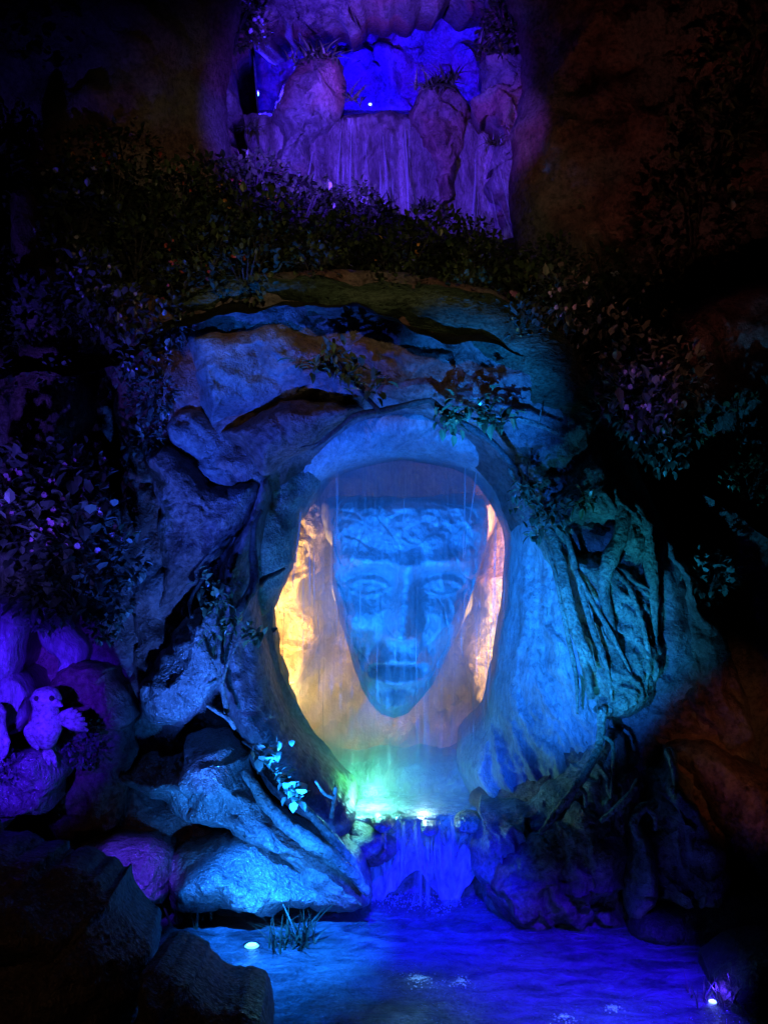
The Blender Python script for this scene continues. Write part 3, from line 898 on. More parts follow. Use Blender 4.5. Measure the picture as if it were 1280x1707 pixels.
# ledge, pool and cascade in the mouth of the arch
slab('rock', 'rounded blue rock at the back of the ledge pool', [(640, 1310), (660, 1272), (700, 1260), (745, 1266), (800, 1244), (850, 1250), (840, 1320), (780, 1356), (690, 1356), (646, 1344)], 10.95, 'wall', bulge=0.26, R=0.3, amp=0.05, **F1)
slab('rock', 'misty rock apron below the carved head', [(450, 1262), (520, 1256), (580, 1268), (660, 1258), (740, 1268), (800, 1258), (870, 1262), (880, 1370), (460, 1370)], 11.3, 'wall', bulge=0.2, R=0.3, amp=0.08, gz=-0.6, **F1)
slab('rock', 'rock sill under the cascade', [(580, 1376), (630, 1374), (680, 1380), (740, 1384), (790, 1368), (820, 1386), (826, 1520), (760, 1530), (680, 1530), (600, 1530), (582, 1440)], 10.0, 'grey', bulge=0.22, R=0.2, amp=0.05, **F1)
slab('rock', 'round dark boulder beside the head of the cascade', [(574, 1384), (600, 1374), (640, 1380), (664, 1392), (668, 1416), (640, 1444), (600, 1440), (578, 1414)], 9.75, 'grey', bulge=0.25, R=0.2, amp=0.03, **F1)
slab('rock', 'small square stone jutting beside the cascade', [(582, 1392), (628, 1388), (632, 1412), (606, 1424), (584, 1418)], 9.45, 'grey', bulge=0.12, R=0.08, amp=0.02, res=0.02, thick=0.3)


for lab, px, py, r, Yq in [('small wet stone at the left of the cascade lip', 634, 1376, 17, 9.62), ('low wet stone in the middle of the cascade lip', 716, 1384, 13, 9.6), ('rounded wet stone at the right of the cascade lip', 782, 1372, 22, 9.64)]:
    slab('rock', lab, [(px + r * 1.3 * math.cos(t) * random.uniform(.8, 1.15), py - r * .7 * math.sin(t) * random.uniform(.8, 1.15)) for t in np.linspace(0, 2 * math.pi, 9)[:-1]], Yq, 'rough', bulge=0.09, R=0.07, amp=0.03, res=0.014, thick=0.2, jag=0.02)


def ledge_pool():
    xs = np.linspace(-0.42, 0.85, 80)
    ys = np.linspace(9.62, 10.95, 60)
    z0 = CAMZ - (1358 - CY) * 9.9 / FPX

    def zf(p):
        lip = 9.88 + 0.10 * fbm(np.c_[p[:, 0] * 2.2, 0 * p[:, 0], 0 * p[:, 0]] + 3, 3)
        return z0 + 0.012 * fbm(p * 6, 3) - 9 * np.clip(lip - p[:, 1], 0, 1) ** 2
    return grid('ledge_water', xs, ys, zf, M['ledgewater'], label='small bright pool on the ledge below the face', cat='water')


ledge_pool()


def fall_sheet(name, pts_top, pts_bot, mat, parent=None, n=26, m=34, bow=0.12, rough=0.03, label=None, cat=None, kind=None, seed=0):
    T = catmull(wp(pts_top), 6)
    B = catmull(wp(pts_bot), 6)
    tu = np.linspace(0, 1, n)
    def res(A):
        s = np.linspace(0, 1, len(A))
        return np.c_[[np.interp(tu, s, A[:, k]) for k in range(3)]].T
    T, B = res(T), res(B)
    V = []
    for v in np.linspace(0, 1, m):
        p = T * (1 - v) + B * v
        p = p.copy()
        p[:, 1] -= bow * math.sin(math.pi * min(1, v * 1.0)) * 0.8
        V.append(p)
    V = np.vstack(V)
    nz = fbm(np.c_[V[:, 0] * 7, V[:, 1] * 2, V[:, 2] * 0.8] + seed, 3)
    V[:, 1] -= rough * nz
    F = [(j * n + i, j * n + i + 1, (j + 1) * n + i + 1, (j + 1) * n + i) for j in range(m - 1) for i in range(n - 1)]
    o = mesh_obj(name, V, F, mat, parent)
    if parent is None:
        tag(o, label, cat, kind=kind)
    return o


vr = empty('waterfall', at(660, 1300, 10.6), 'thin veil of water falling across the arch before the face', 'waterfall')
fall_sheet('water_sheet', [(446, 780, 10.62), (540, 722, 10.62), (650, 694, 10.62), (760, 712, 10.62), (846, 780, 10.62)],
           [(446, 1330, 10.72), (560, 1335, 10.68), (650, 1335, 10.66), (760, 1335, 10.68), (846, 1330, 10.72)], M['veil'], vr, n=70, m=60, bow=0.0, rough=0.05)
for k, (a, b, r) in enumerate([((775, 740), (772, 930), .006), ((796, 770), (774, 925), .006), ((510, 760), (488, 980), .008), ((560, 745), (562, 905), .006), ((826, 850), (824, 960), .006),
                               ((470, 1090), (474, 1230), .005), ((818, 1040), (812, 1190), .005)]):
    v, f = tube_geo(wp([(a[0], a[1], 10.5), ((a[0] * .5 + b[0] * .5) + 1, (a[1] + b[1]) / 2, 10.48), (b[0], b[1], 10.5)]), [r, r * 1.3, r * .6], 6, 0.1, 8, k)
    mesh_obj('water_strand', v, f, M['strand'], vr)
for k in range(46):
    x = random.choice([random.uniform(452, 560), random.uniform(452, 850), random.uniform(770, 850)])
    t0 = random.uniform(760, 1080) if 560 < x < 770 else random.uniform(860, 1150)
    l = random.uniform(40, 190)
    v, f = tube_geo(wp([(x, t0, 10.56), (x + random.uniform(-2, 2), t0 + l * .5, 10.54), (x + random.uniform(-5, 5), t0 + l, 10.55)]), [.001, random.uniform(.0025, .0055), .001], 5, 0.3, 6, k)
    mesh_obj('water_strand', v, f, M['strand'], vr)


def droplets(parent, cells, n, smin, smax, name='spray'):
    parts = []
    for k in range(n):
        px, py, Y, sx_, sz_ = random.choice(cells)
        c = np.array(at(px + random.gauss(0, sx_), py + random.gauss(0, sz_), Y + random.uniform(-.12, .12)))
        r = random.uniform(smin, smax)
        q = np.array([(1, 0, 0), (-1, 0, 0), (0, 1, 0), (0, -1, 0), (0, 0, 1.4), (0, 0, -1.4)]) * r + c
        parts.append((q, [(0, 2, 4), (2, 1, 4), (1, 3, 4), (3, 0, 4), (2, 0, 5), (1, 2, 5), (3, 1, 5), (0, 3, 5)]))
    o = mesh_obj(name, *merge(parts), M['bubble'], parent)
    o['kind'] = 'stuff'
    return o



cr = empty('cascade', at(690, 1500, 9.6), 'short cascade spilling from the ledge pool into the pond', 'waterfall')
fall_sheet('water_sheet', [(630, 1364, 9.8), (665, 1368, 9.78), (700, 1370, 9.78), (740, 1368, 9.78), (778, 1360, 9.8)],
           [(640, 1500, 9.6), (670, 1508, 9.55), (700, 1510, 9.52), (735, 1508, 9.55), (772, 1500, 9.6)], M['cascade'], cr, n=60, m=40, bow=0.16, rough=0.09)
for k in range(16):
    x = random.uniform(640, 775)
    l = random.uniform(30, 110)
    v, f = tube_geo(wp([(x, 1368, 9.74), (x + random.uniform(-4, 4), 1385, 9.60), (x + random.uniform(-7, 7), 1368 + l, 9.5)]), [.004, .012, .005], 6, 0.2, 8, k)
    mesh_obj('water_strand', v, f, M['strand'], cr)

droplets(cr, [(690, 1500, 9.35, 50, 5), (700, 1508, 9.25, 40, 6), (650, 1495, 9.4, 25, 4)], 420, .002, .006, 'foam')
droplets(cr, [(690, 1352, 9.9, 40, 5), (640, 1345, 10.0, 25, 4), (720, 1360, 9.82, 35, 4)], 260, .002, .006, 'foam')
droplets(vr, [(660, 1325, 10.5, 60, 6), (620, 1325, 10.45, 25, 5)], 260, .003, .008)

# ------------------------------------------------------------------ left cliffs and violet rocks
slab('rock', 'narrow violet rock column at the upper left', [(20, 330), (50, 320), (60, 420), (90, 470), (85, 540), (40, 560), (22, 480)], 10.1, 'red', bulge=0.25, R=0.25, amp=0.05)
slab('rock', 'blue violet rock face below the narrow column', [(22, 470), (90, 450), (120, 540), (110, 580), (60, 590), (30, 550)], 9.9, 'grey', bulge=0.25, R=0.25, amp=0.06)
slab('rock', 'tall streaked reddish rock on the left with a violet edge', [(30, 590), (100, 570), (130, 620), (138, 690), (120, 740), (100, 830), (20, 830), (15, 700)], 9.8, 'red', bulge=0.3, R=0.3, amp=0.06)
slab('rock', 'dark rock fragment at the far left edge', [(-60, 560), (20, 580), (30, 700), (10, 850), (-60, 850)], 9.7, 'red', bulge=0.25, R=0.25, amp=0.06)
slab('rock', 'dark blue upright rock left of the violet slab', [(205, 740), (245, 730), (262, 810), (270, 900), (262, 1000), (235, 960), (215, 860)], 9.95, 'grey', bulge=0.25, R=0.25, amp=0.05)
slab('rock', 'dark rock wall behind the flowering bush', [(-80, 800), (120, 780), (220, 860), (255, 1000), (262, 1100), (235, 1180), (200, 1280), (-80, 1280)], 9.9, 'red', bulge=0.25, R=0.4, amp=0.1)
slab('rock', 'bright violet rock at the left edge below the bush', [(-60, 930), (20, 920), (58, 950), (50, 1010), (30, 1080), (-10, 1120), (-60, 1110)], 8.95, 'wall', bulge=0.07, R=0.06, amp=0.13, crack=0.12, jag=0.15, res=0.025)
slab('rock', 'pointed violet stone under the bush', [(60, 1060), (92, 1040), (112, 1060), (118, 1100), (104, 1126), (84, 1100)], 9.1, 'wall', bulge=0.05, R=0.05, amp=0.1, jag=0.12, res=0.025)
slab('rock', 'violet rock between the stone birds', [(-40, 1110), (10, 1105), (36, 1130), (56, 1180), (30, 1205), (-40, 1215)], 8.95, 'wall', bulge=0.05, R=0.05, amp=0.12, crack=0.1, jag=0.15, res=0.025)
slab('rock', 'block of violet rock beneath the stone birds', [(-60, 1262), (20, 1254), (84, 1248), (98, 1300), (92, 1350), (40, 1376), (-60, 1390)], 8.6, 'rough', bulge=0.16, R=0.1, amp=0.1, crack=0.1, jag=0.1, res=0.03)
slab('rock', 'shadowed violet rock right of the stone birds', [(92, 1130), (150, 1100), (205, 1160), (212, 1260), (180, 1380), (96, 1390), (100, 1280), (60, 1255), (70, 1190)], 9.15, 'red', bulge=0.12, R=0.15, amp=0.13, crack=0.1, jag=0.1, res=0.03)

# foreground rocks, bottom left
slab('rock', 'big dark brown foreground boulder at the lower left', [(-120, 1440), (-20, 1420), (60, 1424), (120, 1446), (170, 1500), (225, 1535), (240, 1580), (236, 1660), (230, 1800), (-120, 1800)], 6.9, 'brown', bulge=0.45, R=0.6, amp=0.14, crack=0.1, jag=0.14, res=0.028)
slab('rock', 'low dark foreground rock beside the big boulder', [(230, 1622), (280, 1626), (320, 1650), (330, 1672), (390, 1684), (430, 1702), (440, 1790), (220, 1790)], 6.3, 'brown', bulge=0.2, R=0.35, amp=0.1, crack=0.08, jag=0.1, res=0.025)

# ------------------------------------------------------------------ high grotto
slab('grotto_wall', 'royal blue rock wall at the back of the high grotto', [(300, -150), (900, -150), (960, 100), (900, 320), (400, 320), (300, 120)], 18.2, 'grey', 'grotto wall', 'structure', bulge=-0.3, R=1.0, amp=0.3, crack=0.2, res=0.07, thick=0.4)
slab('rock', 'purple rock roof over the high grotto', [(400, -80), (860, -80), (850, -6), (776, 8), (700, 20), (620, 32), (540, 56), (480, 72), (424, 66), (404, 10)], 14.4, 'grey', bulge=0.5, R=0.4, amp=0.1, style='bark', ang=170, res=0.045, jag=0.2)
slab('rock', 'cracked purple pillar left of the high grotto', [(260, -80), (386, -80), (392, 30), (394, 120), (386, 200), (396, 260), (420, 310), (410, 360), (320, 320), (286, 240), (290, 120)], 13.9, 'grey', bulge=0.45, R=0.6, amp=0.16, crack=0.12, jag=0.25, res=0.04)
slab('rock', 'purple pillar right of the high grotto', [(806, -80), (900, -80), (912, 60), (900, 200), (884, 320), (880, 460), (846, 420), (836, 320), (812, 230), (802, 120)], 13.9, 'grey', bulge=0.4, R=0.5, amp=0.15, crack=0.12, jag=0.25, res=0.04)
slab('rock', 'left leaf topped boulder at the lip of the high grotto', [(462, 190), (478, 132), (506, 100), (540, 90), (566, 110), (574, 150), (566, 196), (552, 226), (530, 250), (522, 290), (500, 340), (452, 400), (430, 380), (452, 300), (470, 240)], 14.45, 'grey', bulge=0.5, R=0.6, amp=0.15, crack=0.16, jag=0.12, res=0.035)
slab('rock', 'right leaf topped boulder at the lip of the high grotto', [(688, 215), (694, 160), (714, 138), (748, 134), (774, 152), (784, 200), (774, 250), (760, 310), (748, 400), (730, 400), (722, 300), (702, 262)], 14.5, 'red', bulge=0.42, R=0.5, amp=0.13, crack=0.14, jag=0.12, res=0.035)
slab('rock', 'streaked rock wall under the high falls', [(404, 200), (460, 190), (560, 196), (640, 190), (720, 200), (800, 196), (846, 260), (872, 400), (880, 500), (400, 500), (410, 330)], 14.85, 'fall', bulge=0.4, R=0.5, amp=0.07, style='streak', ang=90, res=0.04)
grid('grotto_pool', np.linspace(at(380, 0, 15).x, at(860, 0, 16).x, 40), np.linspace(14.75, 18.3, 40), lambda p: at(0, 186, 14.8).z + 0.01 * fbm(p * 3, 2), M['pond'], label='still dark pool inside the high grotto', cat='water')

for lab, t, b, hid in [('wide purple fall in the middle of the high grotto', [(566, 198, 14.42), (610, 196, 14.36), (684, 198, 14.42)], [(560, 400, 14.0), (620, 400, 13.95), (690, 400, 14.0)], 0),
                       ('narrow fall on the left of the high grotto', [(520, 250, 14.2), (545, 245, 14.15)], [(494, 380, 13.95), (520, 380, 13.9)], 1),
                       ('narrow fall right of the right grotto boulder', [(786, 200, 14.6), (822, 210, 14.6)], [(770, 450, 14.1), (810, 450, 14.1)], 2),
                       ('slim bright fall down the right grotto pillar', [(816, 268, 13.62), (840, 270, 13.6)], [(852, 470, 13.3), (880, 470, 13.3)], 3)]:
    r_ = empty('waterfall', at((b[0][0] + b[-1][0]) / 2, b[0][1], b[0][2]), lab, 'waterfall')
    fall_sheet('water_sheet', t, b, M['upfall'], r_, n=30, m=40, bow=0.05, rough=0.07, seed=hid * 5)
    for k in range(9 if hid == 0 else 4):
        u = random.random()
        A, B = np.array(t[0]) * (1 - u) + np.array(t[-1]) * u, np.array(b[0]) * (1 - u) + np.array(b[-1]) * u
        A[1] += random.uniform(0, 70)
        mid = (A + B) / 2 + np.array((random.uniform(-6, 6), 0, -.1))
        v, f = tube_geo(wp([tuple(A + np.array((0, 0, -.06))), tuple(mid), tuple(B + np.array((random.uniform(-8, 8), 0, -.06)))]), [.006, random.uniform(.008, .02), .012], 6, .35, 8, k)
        mesh_obj('water_strand', v, f, M['strand'], r_)

# ------------------------------------------------------------------ roots and twigs
def limb_set(name, label, cat, mat, limbs, part='limb', sides=9):
    base = limbs[0][0][0]
    r = empty(name, at(*base), label, cat)
    for k, (path, radii) in enumerate(limbs):
        v, f = tube_geo(wp(path), radii, sides, 0.14, 7, k + len(label))
        mesh_obj(part, v, f, mat, r)
    return r


limb_set('tree_root', 'forked wet roots running down to the pond left of the cascade', 'tree root', M['root'], [
    ([(405, 1285, 9.05), (425, 1312, 8.98), (450, 1350, 8.92), (490, 1385, 8.86), (540, 1420, 8.82), (580, 1450, 8.8), (614, 1490, 8.85)], [.03, .045, .05, .06, .065, .06, .03]),
    ([(500, 1335, 9.05), (530, 1372, 8.98), (556, 1400, 8.94), (582, 1432, 8.9), (602, 1470, 8.86)], [.02, .04, .045, .045, .03]),
    ([(496, 1382, 8.9), (520, 1396, 8.86), (548, 1424, 8.8), (574, 1438, 8.78)], [.025, .035, .03, .02]),
    ([(560, 1312, 9.05), (556, 1340, 9.0), (552, 1364, 8.98)], [.014, .018, .02]),
    ([(526, 1302, 9.06), (540, 1322, 9.02), (556, 1330, 9.0)], [.012, .016, .014]),
], 'root')
limb_set('tree_root', 'thin shrub trunk with three forks left of the arch', 'tree root', M['root'], [
    ([(378, 1188, 9.12), (372, 1150, 9.1), (366, 1130, 9.1), (352, 1105, 9.1), (340, 1070, 9.12), (336, 1050, 9.15)], [.025, .022, .02, .016, .013, .01]),
    ([(366, 1132, 9.1), (365, 1100, 9.08), (366, 1060, 9.1), (360, 1020, 9.12)], [.016, .014, .011, .008]),
    ([(370, 1140, 9.1), (378, 1110, 9.08), (392, 1080, 9.1), (402, 1060, 9.12)], [.016, .013, .011, .009]),
], 'branch')
limb_set('tree_root', 'short broken branch stub left of the arch', 'tree root', M['root'], [
    ([(345, 1176, 9.05), (362, 1186, 9.03), (382, 1200, 9.05), (392, 1214, 9.1)], [.014, .018, .02, .02])], 'branch')
limb_set('tree_root', 'dark crooked branch climbing the left rim of the arch', 'tree root', M['twig'], [
    ([(385, 1040, 9.2), (410, 1000, 9.25), (424, 970, 9.3), (422, 920, 9.35), (424, 880, 9.35), (436, 850, 9.4)], [.04, .045, .045, .035, .025, .012]),
    ([(420, 985, 9.3), (442, 965, 9.5), (462, 955, 9.7), (474, 948, 9.8)], [.035, .028, .022, .014]),
    ([(320, 1030, 9.2), (318, 1000, 9.3), (336, 968, 9.3), (352, 945, 9.3)], [.02, .02, .018, .012])], 'branch')
limb_set('branch', 'long dark branch lying along the top lip of the arch', 'branch', M['twig'], [
    ([(520, 750, 9.5), (552, 726, 9.35), (590, 694, 9.25), (640, 684, 9.2), (690, 672, 9.2), (716, 668, 9.2), (736, 684, 9.2)], [.008, .014, .026, .026, .026, .024, .03]),
    ([(500, 746, 9.5), (530, 738, 9.4), (560, 715, 9.35), (580, 702, 9.3)], [.006, .009, .012, .015]),
    ([(592, 640, 9.25), (612, 664, 9.2), (632, 684, 9.18)], [.014, .018, .02]),
    ([(716, 664, 9.2), (740, 690, 9.2), (770, 706, 9.2), (810, 730, 9.25), (850, 770, 9.4), (866, 800, 9.5)], [.02, .04, .036, .03, .03, .028])], 'limb')
limb_set('branch', 'pale lit branch under the mossy brow of the arch', 'branch', M['root'], [
    ([(810, 690, 9.35), (850, 697, 9.32), (890, 706, 9.32), (930, 722, 9.35)], [.012, .022, .024, .018]),
    ([(898, 706, 9.32), (900, 692, 9.3), (902, 682, 9.3)], [.008, .006, .004])], 'limb')
limb_set('tree_root', 'twisted rib of root down the inner right edge of the arch', 'tree root', M['bark'], [
    ([(850, 780, 9.6), (880, 830, 9.55), (916, 880, 9.45), (936, 950, 9.35), (952, 1030, 9.3), (975, 1110, 9.28), (985, 1165, 9.3)], [.03, .04, .05, .05, .045, .04, .03]),
    ([(936, 930, 9.35), (950, 1000, 9.28), (968, 1060, 9.22), (992, 1120, 9.2)], [.02, .03, .03, .02]),
    ([(900, 880, 9.45), (926, 960, 9.4), (944, 1050, 9.36), (960, 1130, 9.34), (962, 1190, 9.36)], [.014, .02, .022, .018, .01]),
    ([(920, 850, 9.4), (946, 900, 9.34), (962, 960, 9.28), (984, 1040, 9.2), (1010, 1110, 9.2), (1020, 1170, 9.24)], [.02, .026, .026, .026, .022, .012]),
    ([(960, 950, 9.28), (985, 1000, 9.2), (1020, 1060, 9.18), (1050, 1120, 9.22)], [.014, .022, .022, .01]),
    ([(1040, 960, 9.24), (1064, 1020, 9.2), (1080, 1090, 9.24), (1076, 1150, 9.3)], [.016, .024, .022, .012])], 'root', 10)
limb_set('tree_root', 'thick knotted root arching round the dark hollow', 'tree root', M['bark'], [
    ([(984, 760, 9.5), (1012, 800, 9.42), (1034, 850, 9.3), (1036, 890, 9.26), (1018, 930, 9.24), (1006, 980, 9.24), (1018, 1050, 9.26), (1036, 1120, 9.3)], [.04, .06, .07, .06, .07, .055, .045, .02]),
    ([(1040, 830, 9.4), (1064, 860, 9.36), (1076, 900, 9.36), (1086, 970, 9.36), (1090, 1060, 9.38)], [.05, .075, .07, .06, .03])], 'root', 12)
limb_set('tree_root', 'branching pale roots spreading over the right rock', 'tree root', M['bark'], [
    ([(1004, 1180, 9.3), (1000, 1230, 9.15), (986, 1270, 9.05), (960, 1310, 8.95), (930, 1350, 8.9), (900, 1390, 8.9)], [.04, .035, .035, .04, .035, .02]),
    ([(1000, 1225, 9.15), (1020, 1240, 9.1), (1022, 1280, 9.0), (1018, 1330, 8.95)], [.02, .02, .018, .012]),
    ([(960, 1310, 8.95), (974, 1322, 8.9), (976, 1345, 8.9)], [.018, .02, .014]),
    ([(1064, 1300, 9.0), (1050, 1325, 8.95), (1030, 1345, 8.95), (1000, 1370, 8.95)], [.03, .03, .03, .02])], 'root', 10)
limb_set('tree_root', 'pale root toe draped over the drop shaped stone', 'tree root', M['bark'], [
    ([(1090, 1340, 9.0), (1066, 1350, 8.92), (1056, 1375, 8.86), (1064, 1400, 8.84)], [.04, .045, .04, .025]),
    ([(1076, 1346, 8.94), (1090, 1360, 8.9), (1092, 1384, 8.9)], [.025, .025, .015])], 'root', 10)
limb_set('tree_root', 'pale root lying on the tall grey right rock', 'tree root', M['root'], [
    ([(1112, 1250, 9.05), (1122, 1280, 8.95), (1126, 1310, 8.92)], [.03, .03, .02]),
    ([(1118, 1312, 8.9), (1128, 1330, 8.86), (1150, 1352, 8.86), (1170, 1385, 8.9)], [.04, .06, .06, .03])], 'root', 10)

# ------------------------------------------------------------------ leaves, sprigs, shrubs
LEAF_V = np.array([(0, 0, 0), (0, .35, 0), (0, .7, -.02), (0, 1, -.1), (-.31, .32, .07), (-.26, .68, .05), (.31, .32, .07), (.26, .68, .05)])
LEAF_F = [(0, 1, 4), (1, 2, 5, 4), (2, 3, 5), (0, 6, 1), (1, 6, 7, 2), (2, 7, 3)]


def leaf_mesh(name, mat, wide=1.0, curl=0.0):
    v = LEAF_V.copy()
    v[:, 0] *= wide
    v[:, 2] -= curl * v[:, 1] ** 2
    me = bpy.data.meshes.new(name)
    me.from_pydata(v.tolist(), [], LEAF_F)
    me.materials.append(mat)
    me.update()
    return me


LEAVES = [leaf_mesh('leaf', M['glossleaf'], .75, .1), leaf_mesh('leaf', M['glossleaf'], .95, .25), leaf_mesh('leaf', M['glossleaf'], .6, .35)]
PALE = [leaf_mesh('leaf', M['paleleaf'], 1.3, .15), leaf_mesh('leaf', M['paleleaf'], 1.6, .3)]


def rot_rand(face_view=0.6):
    d = Vector((random.gauss(0, 1), random.gauss(0, .7) - face_view, random.gauss(0, 1))).normalized()
    return d.to_track_quat('Y', 'Z')


def sprig(label, cells, n, size, meshes=LEAVES, twigs=(), name='creeper', cat='creeper', group=None):
    """cells: (px, py, Y, spread_px) clumps; each leaf is its own object"""
    base = at(*cells[0][:3])
    r = empty(name, base, label, cat, group)
    for k, (path, rad) in enumerate(twigs):
        v, f = tube_geo(wp(path), rad, 6, 0.12, 5, k)
        mesh_obj('stem', v, f, M['twig'], r)
    for k in range(n):
        px, py, Y, sp = random.choice(cells)
        p = at(px + random.gauss(0, sp * .5), py + random.gauss(0, sp * .4), Y - random.uniform(0, .12))
        o = bpy.data.objects.new('leaf', random.choice(meshes))
        COL.objects.link(o)
        o.parent = r
        o.location = p - base
        o.rotation_mode = 'QUATERNION'
        o.rotation_quaternion = rot_rand()
        s = size * random.uniform(.65, 1.25)
        o.scale = (s, s, s)
    return r


sprig('green creeper trailing over the top left slab of the arch', [(520, 605, 9.25, 22), (545, 590, 9.25, 26), (575, 600, 9.25, 30), (570, 630, 9.2, 24), (600, 625, 9.2, 24), (628, 638, 9.2, 20), (625, 655, 9.18, 14)], 110, .115,
      twigs=[([(556, 565, 9.4), (562, 600, 9.28), (585, 630, 9.22), (612, 664, 9.2)], [.012, .013, .012, .01]), ([(520, 606, 9.3), (550, 604, 9.26), (575, 622, 9.22)], [.006, .007, .007])])
sprig('dark leafy creeper hanging at the crown of the arch', [(745, 690, 9.15, 20), (770, 680, 9.15, 26), (795, 690, 9.15, 26), (820, 705, 9.15, 26), (850, 690, 9.2, 26), (815, 670, 9.2, 24), (755, 712, 9.15, 16)], 120, .11,
      twigs=[([(720, 668, 9.2), (760, 690, 9.14), (810, 700, 9.14), (870, 695, 9.2)], [.008, .01, .01, .006])])
sprig('bright green leafy creeper on the right shoulder of the arch', [(870, 830, 9.15, 26), (890, 850, 9.1, 30), (920, 845, 9.1, 30), (950, 840, 9.1, 28), (975, 835, 9.15, 18), (915, 870, 9.1, 26), (895, 890, 9.12, 16), (880, 812, 9.2, 18)], 200, .085,
      twigs=[([(864, 790, 9.4), (880, 830, 9.2), (920, 850, 9.12), (975, 838, 9.15)], [.014, .01, .008, .005]), ([(884, 812, 9.2), (878, 790, 9.25), (880, 770, 9.3)], [.01, .007, .004])])
sprig('dark shrub leaves beside the left rim of the arch', [(350, 970, 9.15, 26), (375, 990, 9.12, 26), (360, 1010, 9.1, 26), (385, 1035, 9.1, 24), (345, 1000, 9.1, 20), (400, 1050, 9.05, 22), (425, 1055, 9.0, 20), (365, 1050, 9.05, 26)], 130, .095,
      twigs=[([(366, 1060, 9.1), (360, 1010, 9.12), (352, 965, 9.15)], [.008, .007, .004])])
sprig('pale spray of leaves among the roots left of the cascade', [(425, 1245, 9.0, 16), (445, 1265, 8.95, 20), (470, 1290, 8.9, 20), (480, 1310, 8.86, 18), (495, 1315, 8.86, 14), (455, 1250, 8.95, 22), (500, 1330, 8.85, 10)], 80, .085, PALE,
      twigs=[([(404, 1235, 9.05), (430, 1255, 8.98), (460, 1290, 8.9), (495, 1330, 8.86)], [.012, .01, .009, .006])])


def foliage(n, rx, ry, rz, size, shell=0.55, seed=0, flat=0.0):
    rng = np.random.default_rng(seed)
    d = rng.normal(size=(n, 3))
    d /= np.linalg.norm(d, axis=1)[:, None]
    lump = 1 + 0.35 * fbm(d * 1.8 + seed, 3)
    rad = (shell + (1 - shell) * rng.random(n) ** 0.5) * lump
    P = d * rad[:, None] * np.array([rx, ry, rz])
    V, F = [], []
    k = 0
    for i in range(n):
        dr = Vector(d[i] * 0.8 + rng.normal(size=3) * 0.6).normalized()
        q = dr.to_track_quat('Y', 'Z').to_matrix()
        s = size * rng.uniform(.6, 1.3)
        A = (LEAF_V * s) @ np.array(q).T + P[i]
        V.append(A)
        F += [tuple(j + k for j in f) for f in LEAF_F]
        k += 8
    return np.vstack(V), F


def flower_geo(n, rx, ry, rz, size, seed=0):
    rng = np.random.default_rng(seed)
    V, F, k = [], [], 0
    hubs = rng.normal(size=(4, 3)); hubs[:, 1] = -np.abs(hubs[:, 1]); hubs /= np.linalg.norm(hubs, axis=1)[:, None]
    for i in range(n):
        d = rng.normal(size=3); d[1] = -abs(d[1]); d /= np.linalg.norm(d)
        d = 0.45 * d + 0.9 * hubs[rng.integers(0, len(hubs))]; d /= np.linalg.norm(d)
        c = d * np.array([rx, ry, rz]) * rng.uniform(.85, 1.1)
        q = np.array(Vector(d + rng.normal(size=3) * .3).to_track_quat('Z', 'Y').to_matrix())
        s = size * rng.uniform(.5, 1.5)
        for j in range(5):
            th = j * 2 * math.pi / 5
            R = np.array(Matrix.Rotation(th, 3, 'Z'))
            cup = rng.uniform(.1, .9)
            pet = np.array([(0, 0, 0), (-.38, .45, .1 + .3 * cup), (0, .8 - .3 * cup, .2 + .5 * cup), (.38, .45, .1 + .3 * cup), (0, .45, .3 * cup)]) * s * rng.uniform(.7, 1.2)
            V.append((pet @ R.T) @ q.T + c)
            F += [(k, k + 4, k + 1), (k + 1, k + 4, k + 2), (k + 4, k + 3, k + 2), (k, k + 3, k + 4)]
            k += 5
    return np.vstack(V), F


def raw_mesh(name, V, F, mat):
    me = bpy.data.meshes.new(name)
    me.from_pydata(np.asarray(V).tolist(), [], F)
    me.materials.append(mat)
    me.update()
    return me


FOL = [raw_mesh('foliage', *foliage(330, 1, 1, .8, .2, seed=k), M['leaf']) for k in range(5)]
FOL_BIG = [raw_mesh('foliage', *foliage(210, 1, 1, .85, .33, seed=k + 40), M['bushleaf']) for k in range(3)]
FLW = {c: [raw_mesh('flowers', *flower_geo(n, 1.0, 1.0, .8, .09, seed=k + 20), M[m]) for k in range(2)]
       for c, m, n in (('pink', 'pinkpetal', 24), ('lilac', 'whitepetal', 20), ('orange', 'orangepetal', 9), ('red', 'redpetal', 9))}


def stems_mesh(seed):
    rng = random.Random(seed)
    parts = []
    for k in range(6):
        a = rng.uniform(0, 6.28); r = rng.uniform(.3, .7)
        parts.append(tube_geo([np.array((0, 0, -.7)), np.array((r * .4 * math.cos(a), r * .4 * math.sin(a), -.2)), np.array((r * math.cos(a), r * math.sin(a), .45))], [.04, .025, .012], 5, .1, 3, k))
    return raw_mesh('stems', *merge(parts), M['twig'])


STM = [stems_mesh(k) for k in range(3)]


def shrub(loc, r, label, flowers=None, group=None, name='shrub', cat='shrub', squash=1.0):
    o = empty(name, loc - Vector((0, 0, 0.6 * r)), label, cat, group)
    rz = random.uniform(0, 6.28)
    def add(nm, me, kind=None, rot=rz):
        c = bpy.data.objects.new(nm, me)
        COL.objects.link(c)
        c.parent = o
        c.location = (0, 0, .6 * r)
        c.scale = (r, r, r * squash)
        c.rotation_euler = (0, 0, rot)
        if kind: c['kind'] = kind
        return c
    add('foliage', random.choice(FOL_BIG if name in ('bush', 'creeper', 'plant') else FOL), 'stuff')
    add('stems', random.choice(STM))
    if flowers:
        add('blossoms', random.choice(FLW[flowers]), None, random.uniform(-.4, .4))
    return o


